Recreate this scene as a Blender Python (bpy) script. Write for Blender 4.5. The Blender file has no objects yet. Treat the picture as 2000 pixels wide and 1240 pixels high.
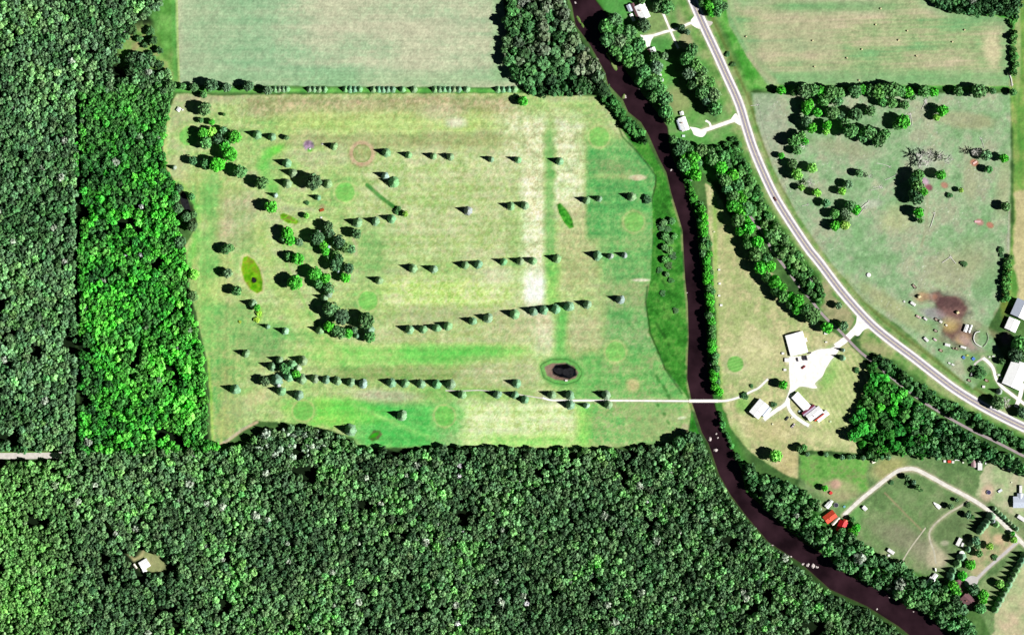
import bpy, math, random
import numpy as np
from mathutils import Vector, Matrix
from mathutils.geometry import tessellate_polygon
SC = bpy.context.scene
COL = SC.collection
S = 0.6                      # metres per photo pixel
R = math.radians

# ---------------------------------------------------------------- camera, sky, sun, exposure
CAM_H = 4000.0
cd = bpy.data.cameras.new('camera')
cam = bpy.data.objects.new('camera', cd); COL.objects.link(cam)
cam.location = (0, 0, CAM_H)
cd.sensor_width = 36.0; cd.sensor_fit = 'HORIZONTAL'
cd.lens = 36.0 * CAM_H / 1200.0
cd.clip_start = 10; cd.clip_end = 30000
SC.camera = cam
SUN_EL, SUN_AZ = 42.0, 104.0
w = bpy.data.worlds.new("World"); SC.world = w; w.use_nodes = True
nt = w.node_tree; nt.nodes.clear()
sky = nt.nodes.new('ShaderNodeTexSky'); sky.sky_type = 'NISHITA'; sky.sun_disc = False
sky.sun_elevation = R(SUN_EL); sky.sun_rotation = R(SUN_AZ)
sky.air_density = 0.10; sky.dust_density = 0.05; sky.ozone_density = 1.5; sky.altitude = 1500
bgn = nt.nodes.new('ShaderNodeBackground'); bgn.inputs[1].default_value = 0.05
wo = nt.nodes.new('ShaderNodeOutputWorld')
nt.links.new(sky.outputs[0], bgn.inputs[0]); nt.links.new(bgn.outputs[0], wo.inputs[0])
sd_ = bpy.data.lights.new('sun', 'SUN'); sd_.energy = 5.0; sd_.angle = R(0.5); sd_.color = (1.0, 0.975, 0.93)
sun = bpy.data.objects.new('sun', sd_); COL.objects.link(sun)
_az = R(SUN_AZ)
sdir = Vector((math.sin(_az)*math.cos(R(SUN_EL)), math.cos(_az)*math.cos(R(SUN_EL)), math.sin(R(SUN_EL))))
sun.rotation_euler = (-sdir).to_track_quat('-Z', 'Y').to_euler()
sun.location = sdir*500
SC.view_settings.view_transform = 'Standard'; SC.view_settings.look = 'None'
SC.view_settings.gamma = 1.0; SC.view_settings.use_curve_mapping = False
SC.view_settings.exposure = 0.85
K_LIGHT = 1.90                # display-linear value of albedo 1 on level ground under this light

# ---------------------------------------------------------------- helpers
def P(x, y, z=0.0): return Vector(((x-1000)*S, (620-y)*S, z))
def lin(c):
    c = np.asarray(c, float)/255.0
    return np.where(c <= .04045, c/12.92, ((c+.055)/1.055)**2.4)
def alb(r, g, b):             # albedo of a surface that shows as this sRGB colour in open sun
    return np.minimum(lin((r, g, b))/K_LIGHT, .85)
def tag(o, label=None, cat=None, group=None, kind=None):
    if label: o['label'] = label
    if cat: o['category'] = cat
    if group: o['group'] = group
    if kind: o['kind'] = kind
    return o
def empty(name, loc=(0, 0, 0), rz=0.0, sc=(1, 1, 1)):
    o = bpy.data.objects.new(name, None); COL.objects.link(o)
    o.location = loc; o.rotation_euler = (0, 0, rz); o.scale = sc; o.empty_display_size = 1
    return o
class MB:
    def __init__(s): s.v = []; s.f = []
    def add(s, vs, fs):
        n = len(s.v); s.v += [tuple(v) for v in vs]; s.f += [tuple(i+n for i in f) for f in fs]; return s
    def box(s, x0, x1, y0, y1, z0, z1, ins=0.0):
        i = ins
        v = [(x0,y0,z0),(x1,y0,z0),(x1,y1,z0),(x0,y1,z0),(x0+i,y0+i,z1),(x1-i,y0+i,z1),(x1-i,y1-i,z1),(x0+i,y1-i,z1)]
        return s.add(v, [(3,2,1,0),(4,5,6,7),(0,1,5,4),(1,2,6,5),(2,3,7,6),(3,0,4,7)])
    def cyl(s, p0, p1, r0, r1=None, n=8, caps=True):
        r1 = r0 if r1 is None else r1
        p0 = Vector(p0); p1 = Vector(p1); d = (p1-p0).normalized()
        a = d.orthogonal().normalized(); b = d.cross(a)
        vs = []
        for p, r in ((p0, r0), (p1, r1)):
            for k in range(n):
                t = 2*math.pi*k/n; vs.append(p + (a*math.cos(t)+b*math.sin(t))*r)
        fs = [(k, (k+1) % n, n+(k+1) % n, n+k) for k in range(n)]
        if caps: fs += [tuple(range(n))[::-1], tuple(range(n, 2*n))]
        return s.add(vs, fs)
    def prism(s, prof, y0, y1):       # profile in xz extruded along y
        n = len(prof)
        vs = [(x, y0, z) for x, z in prof] + [(x, y1, z) for x, z in prof]
        fs = [(k, (k+1) % n, n+(k+1) % n, n+k) for k in range(n)] + [tuple(range(n))[::-1], tuple(range(n, 2*n))]
        return s.add(vs, fs)
    def mesh(s, name, m, smooth=False):
        me = bpy.data.meshes.new(name); me.from_pydata(s.v, [], s.f)
        if m: me.materials.append(m)
        if smooth: me.polygons.foreach_set('use_smooth', [True]*len(s.f))
        me.update(); return me
    def build(s, name, m, parent=None, smooth=False):
        o = bpy.data.objects.new(name, s.mesh(name, m, smooth)); COL.objects.link(o)
        if parent: o.parent = parent
        return o
def link_mesh(name, me, parent=None):
    o = bpy.data.objects.new(name, me); COL.objects.link(o)
    if parent: o.parent = parent
    return o
def quads(name, V, F, m, C=None, attr='tint'):
    """numpy vertices/quads -> mesh, optional per-face colour"""
    me = bpy.data.meshes.new(name)
    n, k = len(V), len(F)
    me.vertices.add(n); me.vertices.foreach_set('co', np.ascontiguousarray(V, np.float32).ravel())
    me.loops.add(4*k); me.loops.foreach_set('vertex_index', np.ascontiguousarray(F, np.int32).ravel())
    me.polygons.add(k); me.polygons.foreach_set('loop_start', np.arange(0, 4*k, 4, dtype=np.int32))
    if C is not None:
        if len(C) == n: at = me.attributes.new(attr, 'FLOAT_COLOR', 'POINT'); c = C
        else: at = me.attributes.new(attr, 'FLOAT_COLOR', 'CORNER'); c = np.repeat(C, 4, axis=0)
        c = np.concatenate([c, np.ones((len(c), 1))], 1).astype(np.float32)
        at.data.foreach_set('color', c.ravel())
    me.update(calc_edges=True); me.validate()
    if m: me.materials.append(m)
    return me

# ---------------------------------------------------------------- materials
MATS = {}
def mat(name, col=(.5, .5, .5), rough=.7, spec=.3, var=.12, scale=1.5, src=None, attr=None, metal=0.0, bump=0.0):
    """Principled with noise-varied colour; src: None | 'obj' (object colour) | 'attr'"""
    if name in MATS: return MATS[name]
    m = bpy.data.materials.new(name); m.use_nodes = True; t = m.node_tree; N = t.nodes; L = t.links
    b = N['Principled BSDF']; b.inputs['Roughness'].default_value = rough
    b.inputs['Specular IOR Level'].default_value = spec; b.inputs['Metallic'].default_value = metal
    tc = N.new('ShaderNodeTexCoord'); nz = N.new('ShaderNodeTexNoise'); nz.inputs['Scale'].default_value = scale
    nz.inputs['Detail'].default_value = 4; L.new(tc.outputs['Object'], nz.inputs['Vector'])
    mr = N.new('ShaderNodeMapRange'); L.new(nz.outputs['Fac'], mr.inputs['Value'])
    mr.inputs['From Min'].default_value = .3; mr.inputs['From Max'].default_value = .7
    mr.inputs['To Min'].default_value = 1-var; mr.inputs['To Max'].default_value = 1+var
    vm = N.new('ShaderNodeVectorMath'); vm.operation = 'SCALE'; L.new(mr.outputs[0], vm.inputs['Scale'])
    if src == 'obj':
        oi = N.new('ShaderNodeObjectInfo'); a = N.new('ShaderNodeAttribute'); a.attribute_name = 'tint'
        mx = N.new('ShaderNodeVectorMath'); mx.operation = 'MULTIPLY'
        L.new(oi.outputs['Color'], mx.inputs[0]); L.new(a.outputs['Color'], mx.inputs[1]); L.new(mx.outputs[0], vm.inputs[0])
    elif src == 'attr':
        a = N.new('ShaderNodeAttribute'); a.attribute_name = attr or 'tint'; L.new(a.outputs['Color'], vm.inputs[0])
    elif src == 'objc':
        oi = N.new('ShaderNodeObjectInfo'); L.new(oi.outputs['Color'], vm.inputs[0])
    else: vm.inputs[0].default_value = tuple(col)
    L.new(vm.outputs[0], b.inputs['Base Color'])
    if bump:
        bp = N.new('ShaderNodeBump'); bp.inputs['Strength'].default_value = bump; bp.inputs['Distance'].default_value = .1
        L.new(nz.outputs['Fac'], bp.inputs['Height']); L.new(bp.outputs[0], b.inputs['Normal'])
    MATS[name] = m; return m
M_leaf = mat('leaf_individual', src='obj', rough=.8, spec=.1, var=.18, scale=3)
M_forest = mat('leaf_forest', src='attr', rough=.85, spec=.1, var=.15, scale=.6)
M_bark = mat('bark', (.09, .07, .055), rough=.95, spec=.1, var=.3, scale=8)
M_deadwood = mat('dead_wood', (.46, .45, .42), rough=.9, spec=.1, var=.2, scale=4)
M_ground = mat('ground_cover', src='attr', rough=.95, spec=.05, var=.10, scale=.55)
M_gravel = mat('gravel', (.60, .585, .56), rough=.95, spec=.1, var=.16, scale=.22)
M_lane = mat('lane_gravel', (.47, .455, .42), rough=.95, spec=.1, var=.18, scale=.22)
M_gravel2 = mat('gravel_dull', (.40, .375, .35), rough=.95, spec=.1, var=.15, scale=.3)
M_shoulder = mat('shoulder_gravel', (.56, .54, .55), rough=.95, spec=.1, var=.1, scale=.25)
M_trail = mat('trail_gravel', (.235, .195, .205), rough=.95, spec=.1, var=.15, scale=.3)
M_asphalt = mat('asphalt', (.225, .205, .245), rough=.9, spec=.2, var=.12, scale=.3)
M_yellow = mat('paint_yellow', (.75, .66, .34), rough=.7, var=.1, scale=.4)
M_white = mat('paint_white', (.75, .75, .75), rough=.6, var=.05, scale=.5)
M_water = mat('river_water', (.0155, .0068, .0098), rough=.14, spec=.5, var=.6, scale=.035, bump=.25)
M_rust = mat('rust', (.30, .09, .03), rough=.9, var=.2)
M_glass = mat('window_glass', (.03, .04, .05), rough=.08, spec=.6, var=.1)
M_rubber = mat('rubber', (.02, .02, .02), rough=.8, var=.1)
M_steel = mat('galvanised', (.45, .46, .47), rough=.45, metal=.6, var=.1)
M_wood = mat('grey_wood', (.25, .21, .17), rough=.9, var=.2, scale=3)

# ---------------------------------------------------------------- numpy noise and masks over the photo-pixel grid
rng = np.random.default_rng(7)
def _smooth(t): return t*t*(3-2*t)
def vnoise(x, y, seed):
    g = np.random.default_rng(seed).random((257, 257))
    xi = np.floor(x).astype(int); yi = np.floor(y).astype(int); fx = _smooth(x-xi); fy = _smooth(y-yi)
    xi &= 255; yi &= 255
    a = g[yi, xi]*(1-fx)+g[yi, xi+1]*fx; b = g[yi+1, xi]*(1-fx)+g[yi+1, xi+1]*fx
    return a*(1-fy)+b*fy
def fbm(x, y, sc, seed, oc=4, ax=1.0, ay=1.0):
    v = 0; amp = 1; tot = 0; f = 1.0/sc
    for o in range(oc):
        v = v + amp*vnoise(x*f*ax+17.3*o+40, y*f*ay+9.1*o+40, seed*31+o); tot += amp; amp *= .55; f *= 2.03
    return v/tot
STEP = 2.0
gx = np.arange(-70, 2071, STEP); gy = np.arange(-60, 1301, STEP)
GX, GY = np.meshgrid(gx, gy)
def sdf(poly, X, Y):
    """signed distance, positive inside"""
    p = np.asarray(poly, float); q = np.roll(p, -1, 0)
    d = np.full(X.shape, 1e9); inside = np.zeros(X.shape, bool)
    for (ax, ay), (bx, by) in zip(p, q):
        ex, ey = bx-ax, by-ay; l2 = ex*ex+ey*ey+1e-9
        t = np.clip(((X-ax)*ex+(Y-ay)*ey)/l2, 0, 1)
        d = np.minimum(d, (X-ax-t*ex)**2+(Y-ay-t*ey)**2)
        if ay != by:
            c = ((ay > Y) != (by > Y)) & (X < (bx-ax)*(Y-ay)/(by-ay)+ax)
            inside ^= c
    return np.where(inside, 1, -1)*np.sqrt(d)
def linedist(pts, X, Y):
    d = np.full(X.shape, 1e9)
    for (ax, ay), (bx, by) in zip(pts[:-1], pts[1:]):
        ex, ey = bx-ax, by-ay; l2 = ex*ex+ey*ey+1e-9
        t = np.clip(((X-ax)*ex+(Y-ay)*ey)/l2, 0, 1)
        d = np.minimum(d, (X-ax-t*ex)**2+(Y-ay-t*ey)**2)
    return np.sqrt(d)
def catmull(pts, n=6):
    p = [np.array(q, float) for q in pts]; p = [2*p[0]-p[1]]+p+[2*p[-1]-p[-2]]; out = []
    for i in range(1, len(p)-2):
        for k in range(n):
            t = k/n
            out.append(.5*((2*p[i])+(-p[i-1]+p[i+1])*t+(2*p[i-1]-5*p[i]+4*p[i+1]-p[i+2])*t*t+(-p[i-1]+3*p[i]-3*p[i+1]+p[i+2])*t**3))
    out.append(p[-2]); return [tuple(q) for q in out]
# ---------------------------------------------------------------- outlines (photo pixels)
LBANK = [(1085,-60),(1115,12),(1122,50),(1150,88),(1180,142),(1185,165),(1215,197),(1225,220),(1250,240),(1265,265),(1285,310),(1300,339),(1309,378),(1322,420),(1331,450),(1332,470),(1336,545),(1341,590),(1343,656),(1341,700),(1340,740),(1349,785),(1369,845),(1382,867),(1390,890),(1402,926),(1425,967),(1457,1010),(1500,1060),(1562,1100),(1620,1152),(1692,1185),(1755,1225),(1800,1262),(1840,1300)]
RBANK = [(1140,-60),(1165,0),(1190,32),(1196,60),(1206,105),(1225,140),(1243,165),(1262,190),(1290,225),(1305,247),(1312,300),(1335,350),(1349,402),(1361,430),(1366,486),(1376,560),(1381,656),(1384,720),(1391,762),(1400,800),(1414,830),(1417,848),(1435,882),(1450,920),(1459,960),(1490,987),(1525,1022),(1575,1060),(1620,1087),(1642,1112),(1700,1143),(1727,1149),(1772,1182),(1805,1195),(1850,1232),(1900,1275),(1930,1300)]
RIVER = LBANK + RBANK[::-1]
HIGHWAY = [(1335,-45),(1352.5,0),(1375,52),(1397.5,100),(1420,150),(1442.5,200),(1458,250),(1475,300),(1508.5,375),(1540,428),(1579,486),(1600,512),(1640,565),(1679,610),(1709,640),(1745,669),(1784,698),(1825,730),(1865,760),(1915,791),(1970,820),(2010,839),(2080,870)]
TRAIL = [(1452,395),(1463.5,418.5),(1480,442),(1496.5,466.5),(1506,486),(1522,507.5),(1543,535),(1564,563),(1583,584),(1598.5,605),(1617,625),(1636,642),(1657,664),(1680,687),(1700,703),(1734.5,731.5),(1768,758),(1802,784),(1830,801),(1857,818),(1900,841),(1943,861.5),(1997,889),(2060,920)]
GOLF = [(345,183),(430,188),(530,185),(1010,182),(1060,187),(1160,188),(1190,215),(1212,250),(1240,288),(1275,330),(1282,350),(1273,392),(1276,440),(1271,545),(1262,590),(1268,650),(1300,720),(1340,772),(1352,790),(1345,845),(1310,862),(1200,875),(1000,875),(900,870),(760,874),(700,872),(690,856),(640,838),(560,826),(500,822),(440,865),(415,872),(405,700),(390,640),(370,560),(362,480),(380,450),(378,400),(345,360),(325,330),(318,290),(330,215)]
CROP = [(344,-60),(975,-60),(988,40),(992,100),(1022,168),(1000,172),(352,166),(345,100),(343,0)]
HAY = [(1425,-20),(1455,0),(1600,-60),(1790,-60),(1812,0),(1860,25),(1975,36),(1978,120),(1975,168),(1500,166),(1458,110),(1425,50),(1418,20)]
PASTURE = [(1468,182),(1975,182),(1972,560),(1930,640),(1960,700),(1900,760),(1760,640),(1690,590),(1620,510),(1560,425),(1510,330),(1478,240)]
RANGE = [(1378,360),(1395,370),(1430,430),(1470,490),(1530,560),(1600,628),(1650,665),(1690,705),(1705,740),(1690,760),(1668,810),(1660,850),(1690,885),(1600,880),(1560,880),(1560,935),(1530,925),(1480,893),(1450,865),(1430,840),(1412,795),(1405,740),(1398,600),(1390,480),(1382,420)]
YARDS = [(1560,885),(1690,890),(1800,888),(1880,895),(2070,905),(2070,1300),(1960,1300),(1930,1230),(1910,1190),(1840,1130),(1760,1110),(1700,1070),(1650,1040),(1600,1000),(1560,950)]
FIELD_SE = [(2000,1090),(2070,1060),(2070,1300),(1950,1300),(1938,1240),(1945,1185),(1975,1140)]
MEADOW = [(1165,190),(1215,215),(1240,250),(1262,272),(1286,320),(1300,345),(1312,390),(1330,450),(1332,480),(1337,560),(1343,650),(1340,740),(1347,790),(1366,848),(1380,868),(1310,870),(1310,862),(1345,845),(1352,790),(1340,772),(1300,720),(1268,650),(1262,590),(1271,545),(1276,440),(1273,392),(1282,350),(1275,330),(1240,288),(1212,250),(1190,215)]
FW = [(-70,-60),(330,-60),(335,60),(325,110),(338,165),(330,180),(150,180),(150,883),(-70,886)]
FB = [(150,172),(300,165),(338,175),(332,215),(318,290),(324,330),(340,352),(345,365),(345,400),(348,440),(358,470),(362,500),(366,560),(385,640),(398,700),(402,770),(405,860),(430,874),(300,882),(160,882),(150,700)]
FS = [(-70,902),(80,898),(160,886),(430,882),(482,874),(520,843),(562,838),(600,836),(640,842),(688,862),(700,878),(820,880),(900,874),(1000,880),(1200,880),(1310,872),(1370,872),(1384,890),(1395,926),(1418,967),(1450,1010),(1494,1060),(1556,1104),(1612,1156),(1685,1190),(1745,1228),(1780,1258),(1810,1300),(-70,1300)]
WRIV = [(985,-60),(1078,-60),(1108,12),(1116,50),(1143,88),(1172,142),(1180,178),(1150,184),(1100,186),(1040,184),(1000,150),(985,100),(990,30)]
WGREEN = [(1692,700),(1712,722),(1740,748),(1770,770),(1800,795),(1840,820),(1880,842),(1930,868),(1990,900),(2070,945),(2070,955),(1985,920),(1930,900),(1880,895),(1800,888),(1750,880),(1705,885),(1680,872),(1665,850),(1668,812),(1692,765),(1704,742)]
WNE = [(1810,-60),(2000,-60),(1990,40),(1980,34),(1930,28),(1860,25),(1815,0)]
SHRUB_ROAD = [(1384,292),(1438,266),(1452,300),(1485,375),(1525,440),(1560,490),(1600,540),(1610,590),(1600,600),(1570,562),(1540,525),(1510,480),(1480,430),(1440,390),(1400,330)]
SHRUB_RAIL = [(1700,690),(1740,705),(1790,745),(1840,775),(1900,805),(1960,835),(2070,885),(2070,915),(2000,882),(1940,852),(1860,812),(1800,776),(1740,728),(1705,700)]
SE_BANK = [(1452,905),(1475,930),(1520,940),(1565,955),(1600,990),(1625,1030),(1660,1045),(1700,1080),(1745,1100),(1800,1128),(1850,1150),(1880,1190),(1900,1230),(1930,1300),(1915,1262),(1855,1225),(1808,1188),(1775,1176),(1730,1142),(1704,1136),(1646,1106),(1622,1080),(1580,1054),(1528,1015),(1494,980),(1462,952)]

# ---------------------------------------------------------------- ground colour and height
n1 = fbm(GX, GY, 60, 1); n2 = fbm(GX, GY, 18, 2); n3 = fbm(GX, GY, 6, 3, 2); nh = fbm(GX, GY, 30, 4, 4, .25, 2.2)
nbig = fbm(GX, GY, 170, 5, 3); nv = fbm(GX, GY, 26, 6, 4, 2.4, .3); grain = rng.random(GX.shape)
def mixc(t, *cols):           # colour ramp over t in 0..1
    cs = [np.array(c, float) for c in cols]; t = np.clip(t, 0, 1)*(len(cs)-1)
    out = np.zeros(t.shape+(3,))
    for i in range(len(cs)-1):
        k = ((t >= i) & (t <= i+1))[..., None]; f = (t-i)[..., None]
        out = np.where(k, cs[i]*(1-f)+cs[i+1]*f, out)
    return out
def st(t, lo=.3, hi=.7): return np.clip((t-lo)/(hi-lo), 0, 1)
COLR = mixc(st(n1*.5+n2*.5), (58,92,48), (78,118,60), (100,140,78))
REG = np.zeros(GX.shape, np.int8)
def lay(mask, col):
    global COLR
    COLR = COLR*(1-mask[..., None]) + col*mask[..., None]
def pm(poly, fe=4.0, wob=3.0): return st(sdf(poly, GX, GY)+(n2-.5)*wob*4, -fe/2, fe/2)
def spot(x, y, rx, ry=None, ang=0, fe=.5, wob=.5, k=1.0):
    ry = ry or rx; a = R(ang); dx = GX-x; dy = GY-y
    u = (dx*math.cos(a)+dy*math.sin(a))/rx; v = (-dx*math.sin(a)+dy*math.cos(a))/ry
    d = np.sqrt(u*u+v*v)+(n2-.5)*wob
    return k*(1-_smooth(st(d, 1-fe, 1+fe)))
def band(x0, x1, y0, y1, fx=8, fy=8, wob=1.0, k=1.0):
    X = GX+(n2-.5)*14*wob; Y = GY+(n1-.5)*14*wob
    return k*st(X, x0-fx, x0+fx)*(1-st(X, x1-fx, x1+fx))*st(Y, y0-fy, y0+fy)*(1-st(Y, y1-fy, y1+fy))
def c3(r, g, b): return np.array((r, g, b), float)
def strip(pts, wd, fe=2.0): return 1-st(linedist(pts, GX, GY), wd-fe, wd+fe)
def speck(dens, seed, sz=2): 
    h, w_ = GX.shape; r = np.random.default_rng(seed).random((h//sz+1, w_//sz+1))
    return np.kron(r > 1-dens, np.ones((sz, sz)))[:h, :w_]

# forest floors
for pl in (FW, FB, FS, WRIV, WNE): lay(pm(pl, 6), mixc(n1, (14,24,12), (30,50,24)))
# clearing in the north-west forest
clr = mixc(st(n2), (100,150,70), (128,175,90), (160,175,110))
lay(spot(275,95,48,52,20,.25,.7), clr); lay(pm([(318,-60),(342,-60),(344,100),(347,166),(322,170),(300,120),(310,40)], 8), clr)
lay(pm([(290,-60),(342,-60),(344,90),(320,110),(295,30)], 12)*.8, mixc(st(n2), (80,150,60), (115,185,90)))
lay(spot(265,92,5,28,35,.5,.4), c3(165,165,110))
# crop field, mown in east-west lines
lines = .5+.5*np.sin(GY*1.05+2.5*np.sin(GX*.002))
cf = mixc(st(nh*.35+nbig*.55+n3*.15, .32, .64), (142,186,136), (162,191,146), (180,194,154), (192,197,160))
cf = cf*(1+(.045*(lines-.5)+.05*(nh-.5)+.07*(grain-.5))[..., None])
lay(pm(CROP, 2, .6), cf)
lay(band(352,540,-70,166,8,8,.6,.35), c3(134,180,132)); lay(band(380,1000,140,166,20,8,.6,.4), c3(146,188,136))
lay(band(560,960,30,80,50,14,1,.35), c3(196,194,162)); lay(band(600,900,96,128,60,10,1,.25), c3(196,196,162))
lay(strip([(344,-60),(347,80),(350,166)], 1.6, 1.2), c3(176,205,120)); lay(strip([(337,-60),(341,90),(343,168)], 4, 3)*.6, c3(92,175,80))
lay(strip([(345,176),(700,177),(1010,178)], 4.5, 3), mixc(st(n2), (84,165,70), (125,200,95)))
lay(band(962,985,-60,160,8,20,1,.5), c3(130,180,118))
# golf course turf
g0 = mixc(st(n1*.4+n2*.2+nh*.3+n3*.15, .34, .68), (148,192,116), (172,202,126), (192,206,138), (200,198,144))
g0 = g0*(1+(.10*(n3-.5)+.09*(grain-.5)+.01*(lines-.5))[..., None])
lay(pm(GOLF, 3, 1.2), g0)
G = pm(GOLF, 3, 1)
def L(m, *c, k=1.0): lay(np.clip(m, 0, 1)*G*k, mixc(st(n2*.25+n3*.3+nh*.3+grain*.15, .35, .65), *c))
L(band(480,1010,186,228,20,10,1), (172,160,108), (198,176,130), (222,190,150), k=.75)
L(band(550,960,214,262,40,12,1), (178,200,118), (208,220,140), k=.75)
L(band(560,1000,262,290,30,8,1), (170,166,110), (196,190,130), k=.7)
L(band(700,1010,296,505,20,14,1), (172,198,122), (204,206,146), (222,214,162), k=.7)
L(band(690,760,430,560,25,20,1), (132,184,108), (160,198,124), k=.7)
L(band(750,1010,545,602,40,10,1), (176,214,116), (214,226,146), (232,222,168), k=.85)
L(band(740,1010,600,632,30,6,1), (160,190,112), (194,190,136), k=.6)
L(band(690,1040,636,672,30,10,1), (178,194,124), (218,206,154), k=.8)
L(band(600,1060,676,712,70,10,.8), (138,210,104), (170,216,124), k=.85)
L(band(780,980,676,706,12,8,.6), (108,196,92), (134,208,104), k=.75)
L(band(640,940,716,742,40,7,.8), (128,172,94), (168,180,118), k=.8)
L(band(900,1060,700,770,25,12,1), (188,192,130), (222,204,162), k=.7)
L(band(770,1000,756,780,50,5,.8), (122,184,92), (150,196,112), k=.7)
L(spot(760,775,60,14,0,.6,.6), (206,186,150), (222,204,170), k=.7)
L(band(690,930,786,874,30,10,1), (92,190,92), (122,204,108), k=.85)
L(band(850,905,836,872,25,10,1), (170,190,130), (210,206,160), k=.6)
L(band(900,1128,786,872,18,8,1), (196,214,136), (228,232,170), (240,232,184), k=.9)
L(band(930,1125,845,874,40,8,1), (122,206,96), (170,222,120), k=.7)
L(band(1128,1165,770,874,10,10,.7), (126,212,96), (160,226,110), k=.7)
L(band(1150,1345,786,870,12,10,1), (104,184,98), (140,192,112), (178,186,130), k=.85)
L(band(1240,1320,800,860,30,20,1.4), (180,176,130), (160,190,120), k=.5)
# dry, pale north-south strips
pale = ((210,196,146), (240,230,180), (252,242,208))
L(band(1020,1066,228,605,9,20,.9)*(.8+.2*st(n1, .3, .6)), *pale, k=.95)
L(band(1078,1142,230,420,10,20,1)*(.7+.3*st(n2, .3, .6)), *pale, k=.8)
L(band(985,1025,200,330,20,20,1), (200,192,138), (228,206,158), (246,232,196), k=.7)
L(band(1095,1165,400,560,12,20,1), (190,182,126), (216,200,146), k=.7)
L(band(1028,1064,530,600,6,18,.8), (250,244,214), (255,252,232), k=.9)
L(band(1040,1085,600,690,12,16,1), (228,214,166), (250,236,200), k=.8)
L(spot(890,240,20,10,0,.6,.6), (242,224,190), (250,238,206), k=.8)
L(spot(860,220,40,18,0,.7,.6), (222,190,160), (234,206,176), k=.5)
L(band(940,1010,520,560,20,10,1), (222,212,160), (238,226,184), k=.6)
L(band(960,1100,600,650,30,20,1.2), (196,184,132), (222,202,156), k=.5)
L(band(1064,1084,244,520,6,20,.6), (124,184,104), (150,196,120), k=.8)
L(band(1066,1090,500,600,8,20,.6), (124,200,100), (160,218,114), k=.7)
L(band(1084,1110,600,700,8,14,.6), (112,190,96), (138,204,112), k=.85)
L(band(1110,1180,610,690,12,20,1), (192,184,132), (216,198,150), k=.65)
# moist east side
east = ((86,166,90), (112,182,102), (140,188,116))
L(band(1146,1290,276,470,5,14,.6), *east, k=.95); L(band(1172,1290,470,560,10,14,.8), *east, k=.8)
L(band(1150,1180,190,280,30,30,1), (120,180,102), (160,184,120), k=.5)
L(band(1180,1290,560,700,12,14,.8), (96,170,92), (120,180,106), (150,184,124), k=.85)
L(band(1125,1340,690,786,20,14,1), (98,176,90), (124,188,104), (156,182,120), k=.85)
L(band(1170,1300,552,600,30,10,1.2), (160,178,120), (186,184,134), k=.5)
L(spot(1200,330,40,20,0,.6,.8), (128,170,104), (164,166,120), k=.55)
L(band(1150,1250,340,350,20,3,.4), (160,200,120), (190,206,140), k=.7)
L(spot(1245,347,17,6,0,.3,.3), (226,204,160), (240,222,184)); L(spot(1237,752,13,12,0,.4,.4), (206,196,130), (230,206,150))
L(spot(1252,547,17,3,0,.4,.3), (236,222,186), (248,236,208)); L(spot(1332,816,9,3,-5,.4,.3), (226,226,170), (236,236,190))
L(spot(1338,835,7,9,0,.5,.4), (222,186,150), (210,196,150), k=.8)
# western fairways
L(band(345,470,330,700,20,20,1)*st(nv, .3, .7), (196,200,126), (222,206,144), k=.8)
L(band(395,425,330,560,10,30,.8), (128,186,108), (150,196,120), k=.6)
L(band(425,505,380,470,15,20,1), (186,180,128), (212,190,150), k=.7)
L(spot(450,462,28,24,0,.7,.8), (206,184,136), (226,200,160), k=.7); L(spot(392,440,16,18,0,.7,.6), (228,190,150), (238,206,166), k=.8)
L(band(395,435,545,590,14,14,1), (226,220,140), (240,230,160), k=.7)
L(band(390,480,590,690,20,20,1), (124,184,106), (160,196,120), k=.7)
L(band(480,560,640,700,20,14,1), (112,170,96), (140,180,112), k=.7)
L(band(405,470,690,870,20,14,1), (108,176,96), (140,190,110), (180,190,120), k=.85)
L(band(430,450,720,860,8,20,1), (190,178,126), (200,196,124), k=.6)
L(spot(505,775,32,14,-25,.6,1), (206,200,136), (224,204,150), k=.8)
L(spot(460,800,20,24,0,.7,1), (206,180,150), (180,190,120), k=.5)
L(strip([(505,440),(530,520),(565,590),(600,640),(650,690)], 14, 12), (166,206,118), (196,210,134), k=.7)
L(strip([(548,440),(560,520),(598,600),(640,665),(700,700)], 3, 3), (128,196,100), (150,206,112), k=.6)
L(spot(640,805,88,28,4,.35,.5), (134,214,98), (168,222,112), k=.9); L(spot(700,800,60,18,20,.6,.5), (110,202,92), (140,214,108), k=.6)
L(strip([(690,790),(740,812),(800,838),(850,858)], 4, 4), (160,220,124), (180,214,130), k=.6)
L(spot(533,296,20,8,-30,.6,.4), (126,216,90), (150,224,104), k=.9); L(strip([(522,300),(512,325),(520,350),(536,372)], 10, 6), (120,200,94), (140,206,110), k=.7)
L(spot(350,230,24,26,0,.6,1), (206,190,146), (160,186,116), k=.6); L(spot(395,192,60,8,0,.6,.6), (214,180,150), (190,176,130), k=.6)
L(spot(348,330,18,20,0,.7,1), (214,190,150), (190,190,130), k=.7)
L(strip([(330,215),(322,262),(321,300),(330,345),(352,372),(392,430)], 4, 4), (216,206,130), (206,216,130), k=.7)
L(strip([(405,700),(412,780),(414,868)], 3, 3), (150,210,90), (176,214,110), k=.8)
L(strip([(345,360),(380,402),(383,470),(368,520)], 8, 6), (110,200,84), (140,214,110), k=.6)
L(band(380,425,350,700,16,20,.8), (116,194,98), (146,208,112), k=.45); L(spot(470,470,22,60,0,.7,.8), (120,186,104), (146,196,116), k=.4); L(spot(540,640,60,16,20,.7,.8), (112,186,100), (136,200,110), k=.45); L(band(1075,1165,700,770,16,12,1), (112,190,98), (134,202,108), k=.5)
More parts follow.
